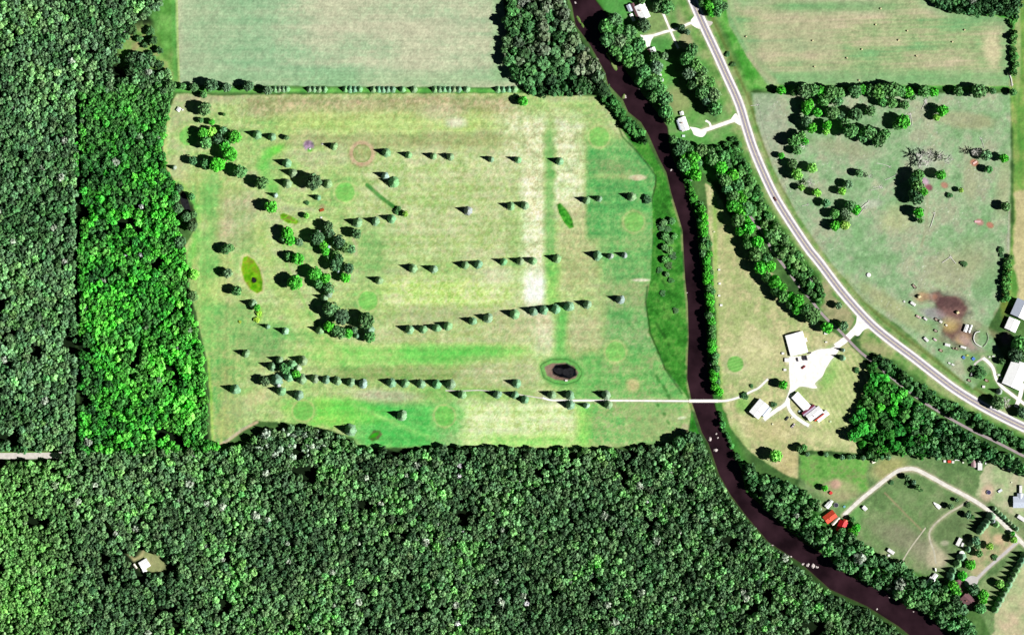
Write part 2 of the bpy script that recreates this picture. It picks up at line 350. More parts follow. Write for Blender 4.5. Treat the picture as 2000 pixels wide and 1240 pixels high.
# old tee strip, flower ring, greens
L(strip([(717,362),(745,386),(782,414)], 4, 1.6), (74,140,62), (96,158,80), k=.85)
rr = np.hypot(GX-707, (GY-300)); 
L(1-st(rr, 26, 31), (176,176,112), (200,190,134), k=.8); L(st(rr, 16, 19)*(1-st(rr, 23, 27)), (214,176,136), (226,196,156), k=.8)
L(st(rr, 15, 16.5)*(1-st(rr, 16.5, 18)), (126,160,86), (140,166,96), k=.8)
def green(x, y, r, c=((126,196,96), (146,208,110))):
    d = np.hypot(GX-x, GY-y)+(n2-.5)*3
    stripe = .5+.5*np.sin((GX*.35+GY)*.9)
    L(1-st(d, r+5, r+13), (140,194,110), (166,206,126), k=.5); L((st(d, r-1, r+1)*(1-st(d, r+3, r+6))), (200,204,136), (214,210,146), k=.5)
    lay((1-st(d, r-2, r+2))*.75, mixc(stripe*.5+n3*.5, *c))
for x, y in ((369,266),(1170,267),(674,376),(1238,434),(719,588),(1202,687),(592,802),(868,812)): green(x, y, 19)
# rough-cut meadow between course and river
me_ = mixc(st(n2*.6+n3*.4), (44,138,40), (66,166,56), (104,190,78)); me_ = me_*(1+.12*(grain-.5))[..., None]
lay(pm(MEADOW, 2.5, 1), me_)
lay(strip([(1205,240),(1216,268),(1240,292),(1262,318),(1281,345),(1280,365),(1274,385)], 1.5, 1.2)*.7, c3(50,90,40))
lay(strip([(1264,560),(1261,590),(1270,650),(1300,722),(1332,768)], 1.5, 1.2)*.7, c3(40,90,36))
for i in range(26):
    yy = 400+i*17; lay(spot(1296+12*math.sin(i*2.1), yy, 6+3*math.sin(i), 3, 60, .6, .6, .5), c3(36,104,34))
# river banks
BANKS = np.minimum(linedist(LBANK, GX, GY), linedist(RBANK, GX, GY))
lay((1-st(linedist(RBANK, GX, GY), 8, 20))*.85, mixc(n2, (50,120,44), (84,150,62)))
lay((1-st(linedist(LBANK[12:24], GX, GY), 1.0, 3))*.7*st(n2, .4, .55)*(sdf(RIVER, GX, GY) < 2), c3(160,186,120))
lay((1-st(linedist(LBANK[23:], GX, GY), 4, 9))*.9, mixc(n2, (34,60,28), (70,104,50)))
# right side: land between river and road
lay(pm([(1165,-60),(1335,-60),(1352,0),(1397,100),(1442,200),(1475,300),(1579,486),(1600,512),(1640,565),(1679,610),(1640,640),(1600,600),(1510,480),(1440,380),(1360,330),(1320,290),(1270,210),(1210,100),(1190,20)], 6),
    mixc(st(n1*.5+n2*.5), (78,150,66), (104,168,84), (142,172,112)))
lay(band(1175,1225,-20,70,10,10,1,.8), mixc(n2, (70,150,64), (96,168,84)))
lay(spot(1280,50,24,30,0,.6,.8,.7), c3(150,166,110)); lay(spot(1335,30,12,26,0,.6,.8,.7), c3(176,170,130)); lay(spot(1340,82,14,18,0,.4,.4,.85), c3(176,170,130))
lay(spot(1288,85,20,14,0,.5,.6,.7), c3(86,156,76)); lay(spot(1295,150,10,22,10,.5,.6,.8), c3(110,196,80))
lay(spot(1326,198,22,30,-25,.4,.6,.85), c3(158,168,112)); lay(spot(1365,228,30,12,20,.6,.6,.6), c3(110,170,84))
# range and clubhouse lawn
r0 = mixc(st(n1*.35+n2*.4+n3*.25, .33, .67), (158,182,112), (188,190,132), (212,194,146), (232,214,166))
r0 = r0*(1+(.08*(grain-.5))[..., None])
lay(pm(RANGE, 3, 1.4), r0); RG = pm(RANGE, 4, 1)
def LR(m, *c, k=1.0): lay(np.clip(m, 0, 1)*RG*k, mixc(st(n2*.5+n3*.35+grain*.15), *c))
LR(spot(1470,690,50,50,0,.6,1), (214,200,146), (240,222,176), k=.8); LR(spot(1425,590,24,80,0,.7,1), (180,186,122), (204,190,140), k=.5)
LR(spot(1440,470,40,60,-25,.6,1), (186,182,124), (214,190,140), k=.5); LR(spot(1430,860,26,30,-30,.5,.8), (140,188,104), (170,196,120), k=.7)
LR(spot(1500,842,44,26,0,.6,1), (204,184,132), (228,202,156), k=.8); LR(spot(1540,905,26,32,0,.5,.6), (206,178,130), (222,194,150), k=.9)
LR(band(1596,1704,690,850,20,20,.8)*st(.5+.5*np.sin((GX*.9-GY*.45)*.66+2*n2), .3, .8), (206,206,134), (236,226,164), k=.75); LR(band(1596,1704,690,850,20,20,.8)*st(.5+.5*np.sin((GX*.9-GY*.45)*.66+3.1+2*n2), .55, .95), (140,180,96), (156,186,104), k=.6)
LR(spot(1640,780,60,60,0,.7,1), (196,200,136), (216,208,156), k=.45); LR(spot(1628,855,60,14,4,.5,.8), (214,200,146), (234,216,168), k=.7)
LR(spot(1620,720,20,40,20,.5,.8), (124,196,96), (150,206,112), k=.6); LR(spot(1452,785,14,20,0,.5,.6), (110,190,80), (130,200,96), k=.7)
LR(strip([(1396,380),(1398,600),(1402,700),(1412,790)], 4, 3), (120,190,80), (170,196,110), k=.7)
rr = np.hypot(GX-1436, GY-711)+(n2-.5)*2
LR(1-st(rr, 20, 26), (206,196,150), (226,206,166), k=.6); lay(1-st(rr, 15, 17), mixc(.5+.5*np.sin((GX*.3+GY)*1.0), (116,186,90), (142,204,108)))
# verges of the highway
hd = linedist(HIGHWAY, GX, GY)
lay((1-st(hd, 22, 34)), mixc(st(n2), (96,150,72), (128,168,94), (160,178,118)))
lay((st(hd, 17, 20)*(1-st(hd, 22, 27)))*.6*(GX-np.interp(GY, [p[1] for p in HIGHWAY], [p[0] for p in HIGHWAY]) > 0), mixc(n2, (84,100,48), (110,120,64)))
lay(pm([(1600,590),(1606,540),(1640,590),(1672,622),(1660,645),(1636,638),(1610,615)], 6), mixc(st(n2), (150,158,112), (184,176,136)))
lay(pm([(1690,650),(1720,672),(1760,700),(1740,705),(1700,690),(1670,664)], 6), mixc(st(n2), (140,166,100), (176,178,128)))
# hay field in the north-east
lay(pm([(1420,-60),(2070,-60),(2070,175),(1460,175),(1440,120),(1405,40)], 10), mixc(st(n2), (66,150,50), (92,170,70), (128,186,96)))
hp = sdf(HAY, GX, GY); hl = .5+.5*np.sin(GY*.85+GX*.03+6*(nh-.5))
h0 = mixc(st(nh*.5+n1*.36+hl*.05+n2*.1, .3, .66), (130,174,104), (160,180,114), (186,184,130), (206,190,146))
h0 = h0*(1+(.06*(grain-.5)+.02*(hl-.5))[..., None])
lay(pm(HAY, 3, 1), h0); H = pm(HAY, 4, 1)
lay(H*(1-st(hp, 6, 26))*.6, mixc(n2, (118,172,98), (140,180,112))); lay(H*band(1470,1640,30,120,20,16,1,.55), c3(200,186,142))
lay(H*spot(1936,98,15,34,-8,.5,.6,.8), c3(228,212,160)); lay(H*band(1480,1960,138,165,20,8,1,.6), mixc(n2, (118,172,98), (150,184,116)))
lay(H*band(1500,1740,0,24,40,10,1,.6), c3(120,172,100)); lay(strip([(1462,108),(1480,135),(1510,160)], 6, 4)*.6*H, c3(196,180,136))
lay(strip([(1424,-10),(1430,30),(1450,70),(1478,120),(1520,168)], 3, 3)*.7, c3(176,190,126))
# pasture, grazed short, with pale stones and droppings
p0 = mixc(st(n1*.45+n2*.4+n3*.15, .34, .66), (118,168,104), (138,180,122), (156,182,134), (174,178,142))
p0 = p0*(1+(.07*(grain-.5))[..., None])
lay(pm(PASTURE, 4, 1), p0); PA = pm(PASTURE, 5, 1)
lay(PA*spot(1500,235,34,60,-20,.6,.8,.6), mixc(n3, (150,172,134), (176,180,156)))
lay(PA*spot(1890,236,50,14,6,.6,.8,.6), c3(190,166,132)); lay(PA*spot(1880,520,60,34,-20,.7,1,.55), c3(176,172,128))
lay(PA*spot(1750,430,30,24,0,.6,1,.6), c3(184,190,132)); lay(PA*spot(1700,400,20,8,-10,.6,.8,.6), c3(200,204,184)); lay(PA*spot(1810,310,34,22,0,.7,1.2,.55), c3(178,196,168))
lay(PA*spot(1650,290,60,14,10,.7,1,.5), c3(158,160,120)); lay(PA*spot(1600,375,40,14,0,.6,1,.4), c3(174,170,140)); lay(PA*spot(1960,370,14,60,8,.6,1,.5), c3(176,178,130))
lay(PA*spot(1895,355,12,40,0,.6,.8,.5), c3(184,176,138)); lay(PA*spot(1660,590,26,90,-48,.5,1,.6), c3(172,176,120)); lay(PA*spot(1745,600,16,90,-55,.5,1,.6), c3(170,176,118))
lay(PA*strip([(1800,480),(1785,500),(1775,515)], 2, 2)*.5, c3(180,200,146))
lay(PA*strip([(1806,352),(1812,380),(1808,450),(1800,480)], 2.5, 2)*.4, c3(180,160,130))
lay(PA*speck(.010, 3, 1)*.6*st(n1, .45, .55), c3(226,230,214))
for x, y, r1, c in ((1814,366,6,(150,92,104)),(1806,354,7,(196,168,186)),(1934,440,5.5,(190,134,112)),(1913,434,6,(196,150,140)),(1903,318,6,(196,134,112)),(1845,362,6,(186,140,120))):
    lay(spot(x, y, r1*1.3, r1, 30, .4, .4), c3(*c))
# barnyard mud
mud = mixc(st(n2*.6+n3*.4), (120,92,88), (150,120,112), (184,158,146))
lay(PA*spot(1825,580,16,12,0,.5,.8,.9), mud); lay(PA*spot(1860,602,34,26,20,.4,.8,.95), mixc(st(n2), (98,70,72), (134,100,96))); lay(PA*spot(1822,612,26,10,10,.5,.8,.8), c3(172,154,160))
lay(PA*spot(1800,580,14,12,0,.6,.8,.8), c3(186,150,120)); lay(PA*spot(1872,650,34,24,20,.5,.8,.9), mixc(st(n2), (120,86,84), (170,144,130))); lay(spot(1880,662,12,10,0,.5,.6,.9), c3(196,168,110))
lay(PA*spot(1856,635,14,12,0,.6,.8,.8), c3(198,176,112)); lay(strip([(1880,660),(1900,680),(1920,694)], 9, 5)*.85, mixc(n2, (168,140,136), (196,172,164))); lay(strip([(1850,625),(1900,632),(1935,650),(1960,662)], 6, 5)*.6, c3(178,160,130))
lay(spot(1826,580,5,5,0,.4,.4,.7), c3(180,130,110)); lay(spot(1920,650,10,12,0,.5,.6,.5), c3(120,172,100)); lay(PA*spot(1953,610,8,14,30,.6,.8,.7), c3(170,130,110))
lay(pm([(1880,690),(1960,680),(1955,745),(1985,790),(1940,775),(1890,740)], 10)*.8, mixc(n2, (96,150,78), (128,168,98)))
lay(spot(1965,662,10,14,0,.4,.4,.8), c3(172,140,136))
# east margin
lay(pm([(1974,-60),(2070,-60),(2070,560),(2030,600),(1962,600),(1970,520),(1980,440),(1980,300),(1972,180)], 5, 1), mixc(st(n2*.5+nv*.5), (92,152,66), (128,170,84), (170,178,110)))
lay(pm([(1982,380),(2070,320),(2070,570),(1990,590),(1980,500)], 6), mixc(n2, (196,190,140), (214,204,156))); lay(spot(1988,90,6,90,0,.5,.4,.6), c3(196,200,150))
lay(strip([(1972,400),(1969,500)], 2, 1.5)*.7, c3(190,182,160)); lay(spot(1964,560,9,60,4,.4,.6,.8), mixc(n2, (120,140,56), (150,160,76)))
# homestead yards in the south-east
y0_ = mixc(st(n1*.5+n2*.5), (72,118,52), (96,140,70), (124,150,92)); y0_ = y0_*(1+(.10*(n3-.5)+.08*(grain-.5))[..., None])
lay(pm(YARDS, 5, 1), y0_); Y_ = pm(YARDS, 5, 1)
lay(Y_*pm([(1562,885),(1700,892),(1690,930),(1700,960),(1660,965),(1625,940),(1590,950),(1562,935)], 6), mixc(st(n2*.5+n3*.5), (70,146,44), (98,170,62), (118,156,76)))
lay(spot(1640,958,38,22,10,.35,.5,.85), mixc(n2, (140,176,96), (184,168,126))); lay(spot(1632,945,10,9,0,.5,.5,.7), c3(206,166,140)); lay(spot(1735,915,36,20,-20,.4,.6,.85), mixc(n2, (136,156,70), (180,180,116)))
lay(Y_*spot(1790,975,50,30,0,.6,.8,.6), mixc(n2, (90,140,66), (110,152,82))); lay(Y_*spot(1760,1045,50,22,20,.6,1,.6), c3(130,136,100)); lay(Y_*spot(1815,1080,44,20,15,.6,1,.6), c3(140,146,110))
lay(Y_*spot(1860,1030,40,40,0,.6,1,.4), c3(100,128,72)); lay(strip([(1728,962),(1770,1005),(1800,1035)], 1.3, 1.2)*.8, c3(158,142,100))
lay(pm([(1918,925),(1930,900),(2070,920),(2070,1010),(1990,1010),(1905,965)], 4), mixc(st(n2), (144,180,112), (176,186,136))); lay(spot(1928,962,12,18,20,.5,.5,.8), c3(204,184,146))
lay(pm([(1935,1020),(1985,1060),(1960,1080),(1900,1130),(1880,1100),(1900,1040)], 10)*.8, mixc(st(n2), (126,160,90), (184,176,124))); lay(spot(1950,1053,12,10,0,.5,.5,.7), c3(214,184,140))
lay(pm([(1995,1085),(1900,1150),(1930,1200),(1985,1120)], 8)*.7, c3(138,168,100)); lay(pm(FIELD_SE, 4), mixc(st(n2*.5+n1*.5), (142,176,108), (168,184,124), (190,186,138)))
lay(spot(1830,1092,20,16,0,.5,.8,.7), c3(176,176,132)); lay(spot(1845,1060,8,5,0,.5,.5,.6), c3(190,190,160)); lay(spot(1665,1000,20,24,30,.5,.6,.7), c3(96,170,70))
# clearings: forest cabin, road south-west
lay(spot(297,1098,29,23,20,.3,.4), mixc(n2, (140,158,100), (176,172,126))); lay(strip([(208,1020),(222,1045),(236,1065),(262,1093)], 3, 2)*.9, c3(176,170,124)); lay(strip([(262,1093),(276,1085),(285,1065)], 3, 2)*.9, c3(184,178,130))
lay(strip([(-70,884),(100,884),(160,884),(330,880),(430,878)], 3, 2.5), mixc(n2, (110,160,76), (150,180,100)))
lay(strip([(430,868),(445,860),(475,838),(502,824)], 3, 1.5), c3(206,186,150)); lay(strip([(432,873),(432,840),(440,800)], 2, 2)*.5, c3(196,200,120))
# dry patches inside the wet slough, pond surrounds
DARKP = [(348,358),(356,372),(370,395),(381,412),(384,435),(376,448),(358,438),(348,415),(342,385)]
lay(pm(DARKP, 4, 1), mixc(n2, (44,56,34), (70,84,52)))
POND_A = [(475,503),(483,500),(496,508),(507,525),(513,550),(512,568),(502,573),(489,566),(477,548),(471,526)]
POND_B = [(1063,716),(1078,709),(1105,708),(1122,716),(1130,728),(1124,738),(1105,744),(1084,741),(1068,733)]
SLOUGH = [(1088,400),(1094,397),(1106,409),(1117,428),(1121,444),(1112,447),(1101,434),(1091,416)]
DITCH = [(547,420),(553,416),(570,423),(584,432),(580,438),(562,436),(549,428)]
lay(pm([(x*1.24-118, y*1.13-70) for x, y in POND_A], 3, .5)*.9, c3(216,208,146)); lay(pm(POND_A, 2, .5), mixc(st(n3*.5+n2*.5), (106,166,40), (136,196,54), (160,160,66)))
lay(spot(496,547,4,5,30,.5,.4,.9), c3(56,24,18))
pb = sdf(POND_B, GX, GY); lay(np.clip(1-st(-pb, 8, 14), 0, 1)*.7, mixc(n2, (104,176,88), (130,190,104))); lay(pm(POND_B, 2, .6), mixc(n2, (148,120,96), (190,160,130)))
lay(st(-pb, 5, 6.5)*(1-st(-pb, 7, 8.5))*.5, c3(70,110,56))
lay(pm([(1078,722),(1085,712),(1108,710),(1124,720),(1126,732),(1112,740),(1092,736),(1080,730)], 2, .8), mixc(st(n3), (26,30,24), (50,56,50)))
lay(st(sdf(SLOUGH, GX, GY), -8, -2)*.6, c3(206,206,146)); lay(pm(SLOUGH, 2, .5), mixc(st(n3), (70,140,50), (110,186,76))); lay(pm(DITCH, 2, .5), mixc(st(n3), (120,160,50), (130,206,60), (160,160,80)))
DIP = [(718,856),(730,840),(742,840),(747,848),(738,858),(728,862)]
lay(pm(DIP, 2, .5), mixc(st(n3), (120,130,84), (96,150,70))); lay(spot(731,850,8,4,-30,.5,.5,.9), c3(80,180,50))
lay(spot(602,284,10,10,0,.3,.5,.9), mixc(st(n3), (150,120,128), (196,160,176))); lay(spot(605,293,5,4,0,.5,.3,.8), c3(110,200,80)); lay(spot(629,404,5,5,0,.6,.3,.6), c3(206,160,120))
lay(strip([(690,468),(696,480),(694,497)], 3, 2)*.8, c3(214,196,146)); lay(spot(507,613,6,14,0,.5,.5,.6), c3(146,190,80))
# shrub floors
for pl in (SHRUB_ROAD, SHRUB_RAIL, WGREEN, SE_BANK): lay(pm(pl, 8, 2), mixc(st(n2*.6+n3*.4), (40,84,34), (62,118,48), (92,150,68)))
lay(pm([(1310,95),(1340,95),(1372,130),(1405,215),(1400,240),(1360,215),(1330,170),(1312,130)], 8)*.7, mixc(n2, (70,110,58), (100,140,78)))
# river bed and islands
rs = sdf(RIVER, GX, GY)
HGT = -3.0*_smooth(st(rs, 0, 7))
isl = np.maximum.reduce([spot(1130,38,3.2,9,-28,.4,.5), spot(1138,50,3,6,-30,.4,.5), spot(1199,128,4.5,13,-28,.35,.5), spot(1190,112,3,12,-30,.4,.5), spot(1219,188,4,5,0,.4,.5)])
lay(st(rs, 0, 4)*(1-isl), c3(70,50,40)); lay(np.clip(isl*1.6, 0, 1)*st(rs, -2, 1), mixc(st(n3), (104,140,66), (150,172,106)))
HGT = HGT*(1-isl) + .25*isl*st(rs, 0, 2)
HGT = HGT + .5*(nbig-.5)*st(-rs, 12, 60)*0
for pl, dp in ((POND_A, .6), (POND_B, .9), (SLOUGH, .4)): HGT -= dp*_smooth(st(sdf(pl, GX, GY), -3, 6))

# worn, stony edges along tracks and yards
DRIVES = [([(1632,677),(1650,664),(1665,650),(1678,634),(1682,622)],7), ([(1548,752),(1541,775),(1533,790),(1515,802),(1492,819)],5.5), ([(1539,782),(1541,797),(1551,811),(1568,824),(1580,831)],5), ([(1402,783),(1420,782),(1445,775),(1470,763),(1482,757),(1500,740)],3.5),
 ([(1060,777),(1095,782),(1180,782),(1347,783)],3.4), ([(1258,72),(1275,70),(1298,63),(1325,56),(1345,47),(1362,42)],4.5), ([(1295,26),(1303,45),(1312,66),(1325,95)],3.6), ([(1365,258),(1385,252),(1405,245),(1425,238),(1442,233)],5.5), ([(1990,1055),(1960,1082),(1930,1108),(1902,1136)],4.5), ([(1920,699),(1931,708),(1940,720),(1946,740),(1956,754),(1976,770),(1996,785),(2030,810)],5)]
LANE = [(1648,1006),(1665,990),(1685,972),(1710,952),(1735,932),(1755,919),(1775,915),(1790,917),(1820,932),(1850,949),(1890,970),(1915,985),(1940,1004),(1965,1028),(1985,1048),(2010,1072),(2060,1110)]
for pts, wd in DRIVES+[(LANE, 6)]: lay(strip(pts, wd, 2.2)*(.45+.5*n3), mixc(n2, (190,184,150), (226,214,186)))
lay(np.clip(1-st(linedist([(1893,976),(1875,989),(1855,1000),(1835,1015),(1822,1028),(1815,1042),(1818,1060),(1824,1076),(1828,1100)], GX, GY), 2, 7), 0, 1)*.6, c3(170,176,130))
lay(pm([(1812,1050),(1822,1050),(1850,1090),(1842,1110),(1812,1108)], 8)*.6, c3(180,184,140))
yd = sdf([(1541,697),(1577,694),(1585,688),(1600,682),(1622,680),(1640,672),(1636,688),(1622,705),(1612,722),(1606,735),(1592,748),(1596,757),(1585,758),(1572,755),(1560,756),(1546,766),(1542,740)], GX, GY)
lay(st(yd+(n3-.5)*8, -5, 2)*.8, mixc(n2, (206,196,164), (232,222,196)))
hsh = np.abs(linedist(HIGHWAY, GX, GY)+(n3-.5)*3); lay((1-st(hsh, 9, 13))*.8, mixc(n2, (190,186,160), (220,212,190)))
# hue balance of whole covers and fine mottling
def shift(m, r_, g_, b_):
    global COLR
    COLR = COLR + np.clip(m, 0, 1)[..., None]*np.array((r_, g_, b_), float)
pr = np.minimum(COLR[..., 0], COLR[..., 1]-14); gm = np.clip((COLR[..., 1]-COLR[..., 0]+18)/16, 0, 1)*PA*.75; COLR[..., 0] = COLR[..., 0]*(1-gm)+pr*gm
tan = np.clip((COLR[..., 0]-COLR[..., 1]*.86)/30, 0, 1)
shift(G*tan, -13, 2, 3); shift(pm(CROP, 3), 6, 6, 8); shift(pm(CROP, 3)*band(480, 975, -80, 150, 90, 20), 3, 3, 5); shift(PA*np.clip((COLR[..., 1]-COLR[..., 0])/20, 0, 1), 12, 6, 17); shift(H, -3, 4, 16); shift(RG*tan, -15, 1, -2)
shift(Y_, 20, 8, 24); shift(pm(MEADOW, 3), -2, -24, -8)
gmean = np.array((180., 198., 134.)); dv = (COLR-gmean); COLR = COLR + (.30*G*(1-.8*st(GX, 1120, 1180)))[..., None]*dv
vs_ = .5+.5*np.sin(GX*.42+.6*np.sin(GY*.01)+2*nbig); hs_ = .5+.5*np.sin(GY*.36+2*nbig+.003*GX)
wl = G*(1-st(GX, 480, 540)); COLR = COLR*(1+(wl*.05*(vs_-.5)+(G-wl)*.05*(hs_-.5)+(G-wl)*.015*(lines-.5))[..., None])
CRm = pm(CROP, 2); COLR = COLR*(1+(CRm*.022*(.5+.5*np.sin(GY*.75)-.5))[..., None])
mot = fbm(GX, GY, 3.2, 77, 2)-.5; mot2 = fbm(GX, GY, 9, 78, 2)-.5; mh = fbm(GX, GY, 4.5, 79, 2)-.5
COLR = COLR*(1+(.20*mot+.16*mot2+.05*(grain-.5))[..., None]) + (mh*(.12+.7*G))[..., None]*np.array((30., -8., 6.))

def region_id():
    idx = np.zeros(GX.shape, int)
    for k, pl in enumerate((GOLF, CROP, HAY, PASTURE, MEADOW, RANGE), 1):
        idx[sdf(pl, GX, GY) > 0] = k
    return idx
def build_ground():
    idx = region_id(); h, w_ = GX.shape
    A = lin(np.clip(COLR, 0, 255))/K_LIGHT; A = np.clip(A, 0, .85).reshape(-1, 3)
    V = np.stack([(GX-1000)*S, (620-GY)*S, HGT], -1).reshape(-1, 3)
    i = np.arange(h*w_).reshape(h, w_)
    F = np.stack([i[1:, :-1], i[1:, 1:], i[:-1, 1:], i[:-1, :-1]], -1).reshape(-1, 4)
    fi = idx[:-1, :-1].ravel()
    names = ['ground', 'golf_turf', 'crop_field', 'hay_field', 'pasture', 'meadow', 'lawn']
    for k, nm in enumerate(names):
        f = F[fi == k]; u, inv = np.unique(f.ravel(), return_inverse=True)
        o = link_mesh(nm, quads(nm, V[u], inv.reshape(-1, 4), M_ground, A[u])); tag(o, kind='structure')
    # the land beyond, out to the horizon
    x0, x1, y0, y1 = (gx[0]-1000)*S, (gx[-1]-1000)*S, (620-gy[-1])*S, (620-gy[0])*S; B = 14000
    v = [(x0,y0,0),(x1,y0,0),(x1,y1,0),(x0,y1,0),(-B,-B,0),(B,-B,0),(B,B,0),(-B,B,0)]
    f = [(4,5,1,0),(5,6,2,1),(6,7,3,2),(7,4,0,3)]
    c = np.tile(alb(84,124,66), (8, 1))
    tag(link_mesh('land', quads('land', np.array(v), np.array(f), M_ground, c)), kind='structure')
build_ground()
def resample(pts, n):
    p = np.array(catmull(pts, 5)); d = np.r_[0, np.cumsum(np.hypot(*np.diff(p, axis=0).T))]
    t = np.linspace(0, d[-1], n); return np.stack([np.interp(t, d, p[:, 0]), np.interp(t, d, p[:, 1])], -1)
def build_river():
    n = 220; a = resample(LBANK, n); b = resample(RBANK, n); m = MB(); vs = []
    for i in range(n):
        d = (b[i]-a[i]); d = d/np.hypot(*d)*3
        for k in range(7):
            q = (a[i]-d)*(1-k/6)+(b[i]+d)*(k/6); vs.append(P(q[0], q[1], -.9))
    m.add(vs, [(7*i+k, 7*i+k+7, 7*i+k+8, 7*i+k+1) for i in range(n-1) for k in range(6)])
    tag(m.build('river', M_water), kind='structure')
build_river()
def pondwater(x, y, rx, ry, ang, z, col):
    m = MB(); vs = [P(x, y, z)]; n = 24
    for k in range(n):
        t = 2*math.pi*k/n; r1 = 1+.14*math.sin(3*t+x); u = rx*r1*math.cos(t); v = ry*r1*math.sin(t); a = R(ang)
        vs.append(P(x+u*math.cos(a)-v*math.sin(a), y+u*math.sin(a)+v*math.cos(a), z))
    m.add(vs, [(0, 1+(k+1) % n, 1+k) for k in range(n)]); tag(m.build('pond_water', col), kind='structure')
M_pond = mat('pond_water', (.012, .012, .014), rough=.15, var=.4, scale=.3)
pondwater(1091, 724, 10, 6, 10, -.62, M_pond); pondwater(1110, 727, 12, 9, 0, -.6, M_pond); pondwater(496, 547, 3.4, 5.5, -30, -.42, M_pond)
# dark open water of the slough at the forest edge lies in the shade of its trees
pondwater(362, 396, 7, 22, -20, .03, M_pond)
def ribbon(name, pts, wd, z, m, kind='structure', sub=6, taper=None):
    c = np.array(catmull(pts, sub)); b = MB(); vs = []
    for i in range(len(c)):
        d = c[min(i+1, len(c)-1)]-c[max(i-1, 0)]; d = d/np.hypot(*d); nrm = np.array((-d[1], d[0]))
        ww = wd/2*(1 if taper is None else (taper[0]+(taper[1]-taper[0])*i/(len(c)-1))); ww *= 1+.04*math.sin(i*1.7)
        for s in (-1, 1): q = c[i]+nrm*s*ww; vs.append(P(q[0], q[1], z))
    b.add(vs, [(2*i, 2*i+1, 2*i+3, 2*i+2) for i in range(len(c)-1)])
    o = b.build(name, m); tag(o, kind=kind); return o
def offset(pts, d):
    c = np.array(catmull(pts, 6)); out = []
    for i in range(len(c)):
        t = c[min(i+1, len(c)-1)]-c[max(i-1, 0)]; t = t/np.hypot(*t); out.append(tuple(c[i]+np.array((-t[1], t[0]))*d))
    return out
def straight_ribbon(name, pts, wd, z, m):   # exact width, no wobble
    a = offset(pts, -wd/2); b = offset(pts, wd/2); k = MB()
    vs = [P(x, y, z) for p in zip(a, b) for (x, y) in p]
    k.add(vs, [(2*i, 2*i+1, 2*i+3, 2*i+2) for i in range(len(a)-1)]); o = k.build(name, m); tag(o, kind='structure'); return o
straight_ribbon('road_shoulder', HIGHWAY, 17.8, .10, M_shoulder)
straight_ribbon('road', HIGHWAY, 11.4, .14, M_asphalt)
for d in (-.42, .42):
    a = offset(HIGHWAY, d); ln = straight_ribbon('road_marking', a[::4], .34, .18, M_yellow)
for d in (-5.3, 5.3):
    a = offset(HIGHWAY, d); ln = straight_ribbon('road_marking', a[::4], .4, .18, M_white)
straight_ribbon('rail_trail', TRAIL, 5.0, .07, M_trail)
ribbon('gravel_road', [(-70,888),(0,890),(60,890),(110,889),(160,885)], 12, .06, M_gravel2)
def sheet(name, poly, z, m):
    pts = catmull(poly+[poly[0]], 4)[:-1]; vs = [P(x, y, z) for x, y in pts]
    tri = tessellate_polygon([vs]); k = MB(); k.add(vs, [tuple(t) for t in tri]); o = k.build(name, m)
    me = o.data
    for p in me.polygons:
        if p.normal.z < 0: p.flip()
    tag(o, kind='structure'); return o
sheet('gravel_yard', [(1541,697),(1577,694),(1585,688),(1600,682),(1622,680),(1640,672),(1636,688),(1622,705),(1612,722),(1606,735),(1592,748),(1596,757),(1585,758),(1572,755),(1560,756),(1546,766),(1542,740)], .05, M_gravel)
ribbon('driveway', [(1632,677),(1650,664),(1665,650),(1678,634),(1682,622)], 12, .055, M_gravel)
sheet('driveway', [(1674,608),(1672,630),(1664,648),(1676,656),(1688,644),(1700,642),(1708,650),(1700,630),(1684,612)], .045, M_gravel)
ribbon('driveway', [(1548,752),(1541,775),(1533,790),(1515,802),(1492,819)], 7.5, .065, M_gravel)
ribbon('driveway', [(1539,782),(1541,797),(1551,811),(1568,824),(1580,831)], 6.5, .06, M_gravel)
ribbon('cart_path', [(1060,777),(1075,781),(1095,782),(1180,782),(1280,782.5),(1347,783)], 3.2, .05, M_gravel)
ribbon('cart_path', [(1402,783),(1420,782),(1445,775),(1470,763),(1482,757),(1500,740)], 4.0, .05, M_gravel)
ribbon('cart_path', [(870,762.5),(905,763),(935,762),(960,764),(1000,768),(1030,773),(1062,778)], 2.0, .045, M_gravel2)
ribbon('farm_lane', [(1880,1160-1160+976+0),(1889,979)], 1, .03, M_gravel2) if False else None
ribbon('farm_lane', LANE, 7.2, .06, M_lane)
ribbon('farm_lane', [(1893,976),(1875,989),(1855,1000),(1835,1015),(1822,1028),(1815,1042),(1818,1060),(1824,1076),(1828,1100)], 3.6, .05, mat('worn_lane', (.30, .29, .22), var=.2, scale=.2))
ribbon('farm_lane', [(1808,1030),(1790,1054),(1775,1075),(1763,1095)], 2.6, .045, MATS['worn_lane'])
ribbon('driveway', [(1990,1055),(1960,1082),(1930,1108),(1902,1136)], 5.5, .052, mat('grey_drive', (.33, .31, .31), var=.1, scale=.2))
sheet('driveway', [(1884,1132),(1896,1124),(1910,1128),(1908,1140),(1892,1146),(1884,1143)], .058, MATS['grey_drive'])
ribbon('driveway', [(1258,72),(1275,70),(1298,63),(1325,56),(1345,47),(1362,42)], 5, .055, M_gravel)
sheet('driveway', [(1250,68),(1262,71),(1276,72),(1272,80),(1268,94),(1260,88)], .052, M_gravel)
sheet('driveway', [(1349,40),(1362,28),(1368,56),(1352,50)], .048, M_gravel)
ribbon('driveway', [(1295,26),(1303,45),(1312,66),(1320,85),(1325,95)], 4.2, .062, M_gravel)
ribbon('driveway', [(1365,258),(1385,252),(1405,245),(1425,238),(1442,233)], 7, .055, M_gravel)
sheet('driveway', [(1346,248),(1360,250),(1372,254),(1380,258),(1372,268),(1356,264),(1352,256)], .05, M_gravel)
ribbon('driveway', [(1378,236),(1386,241),(1389,252)], 4, .045, M_gravel)
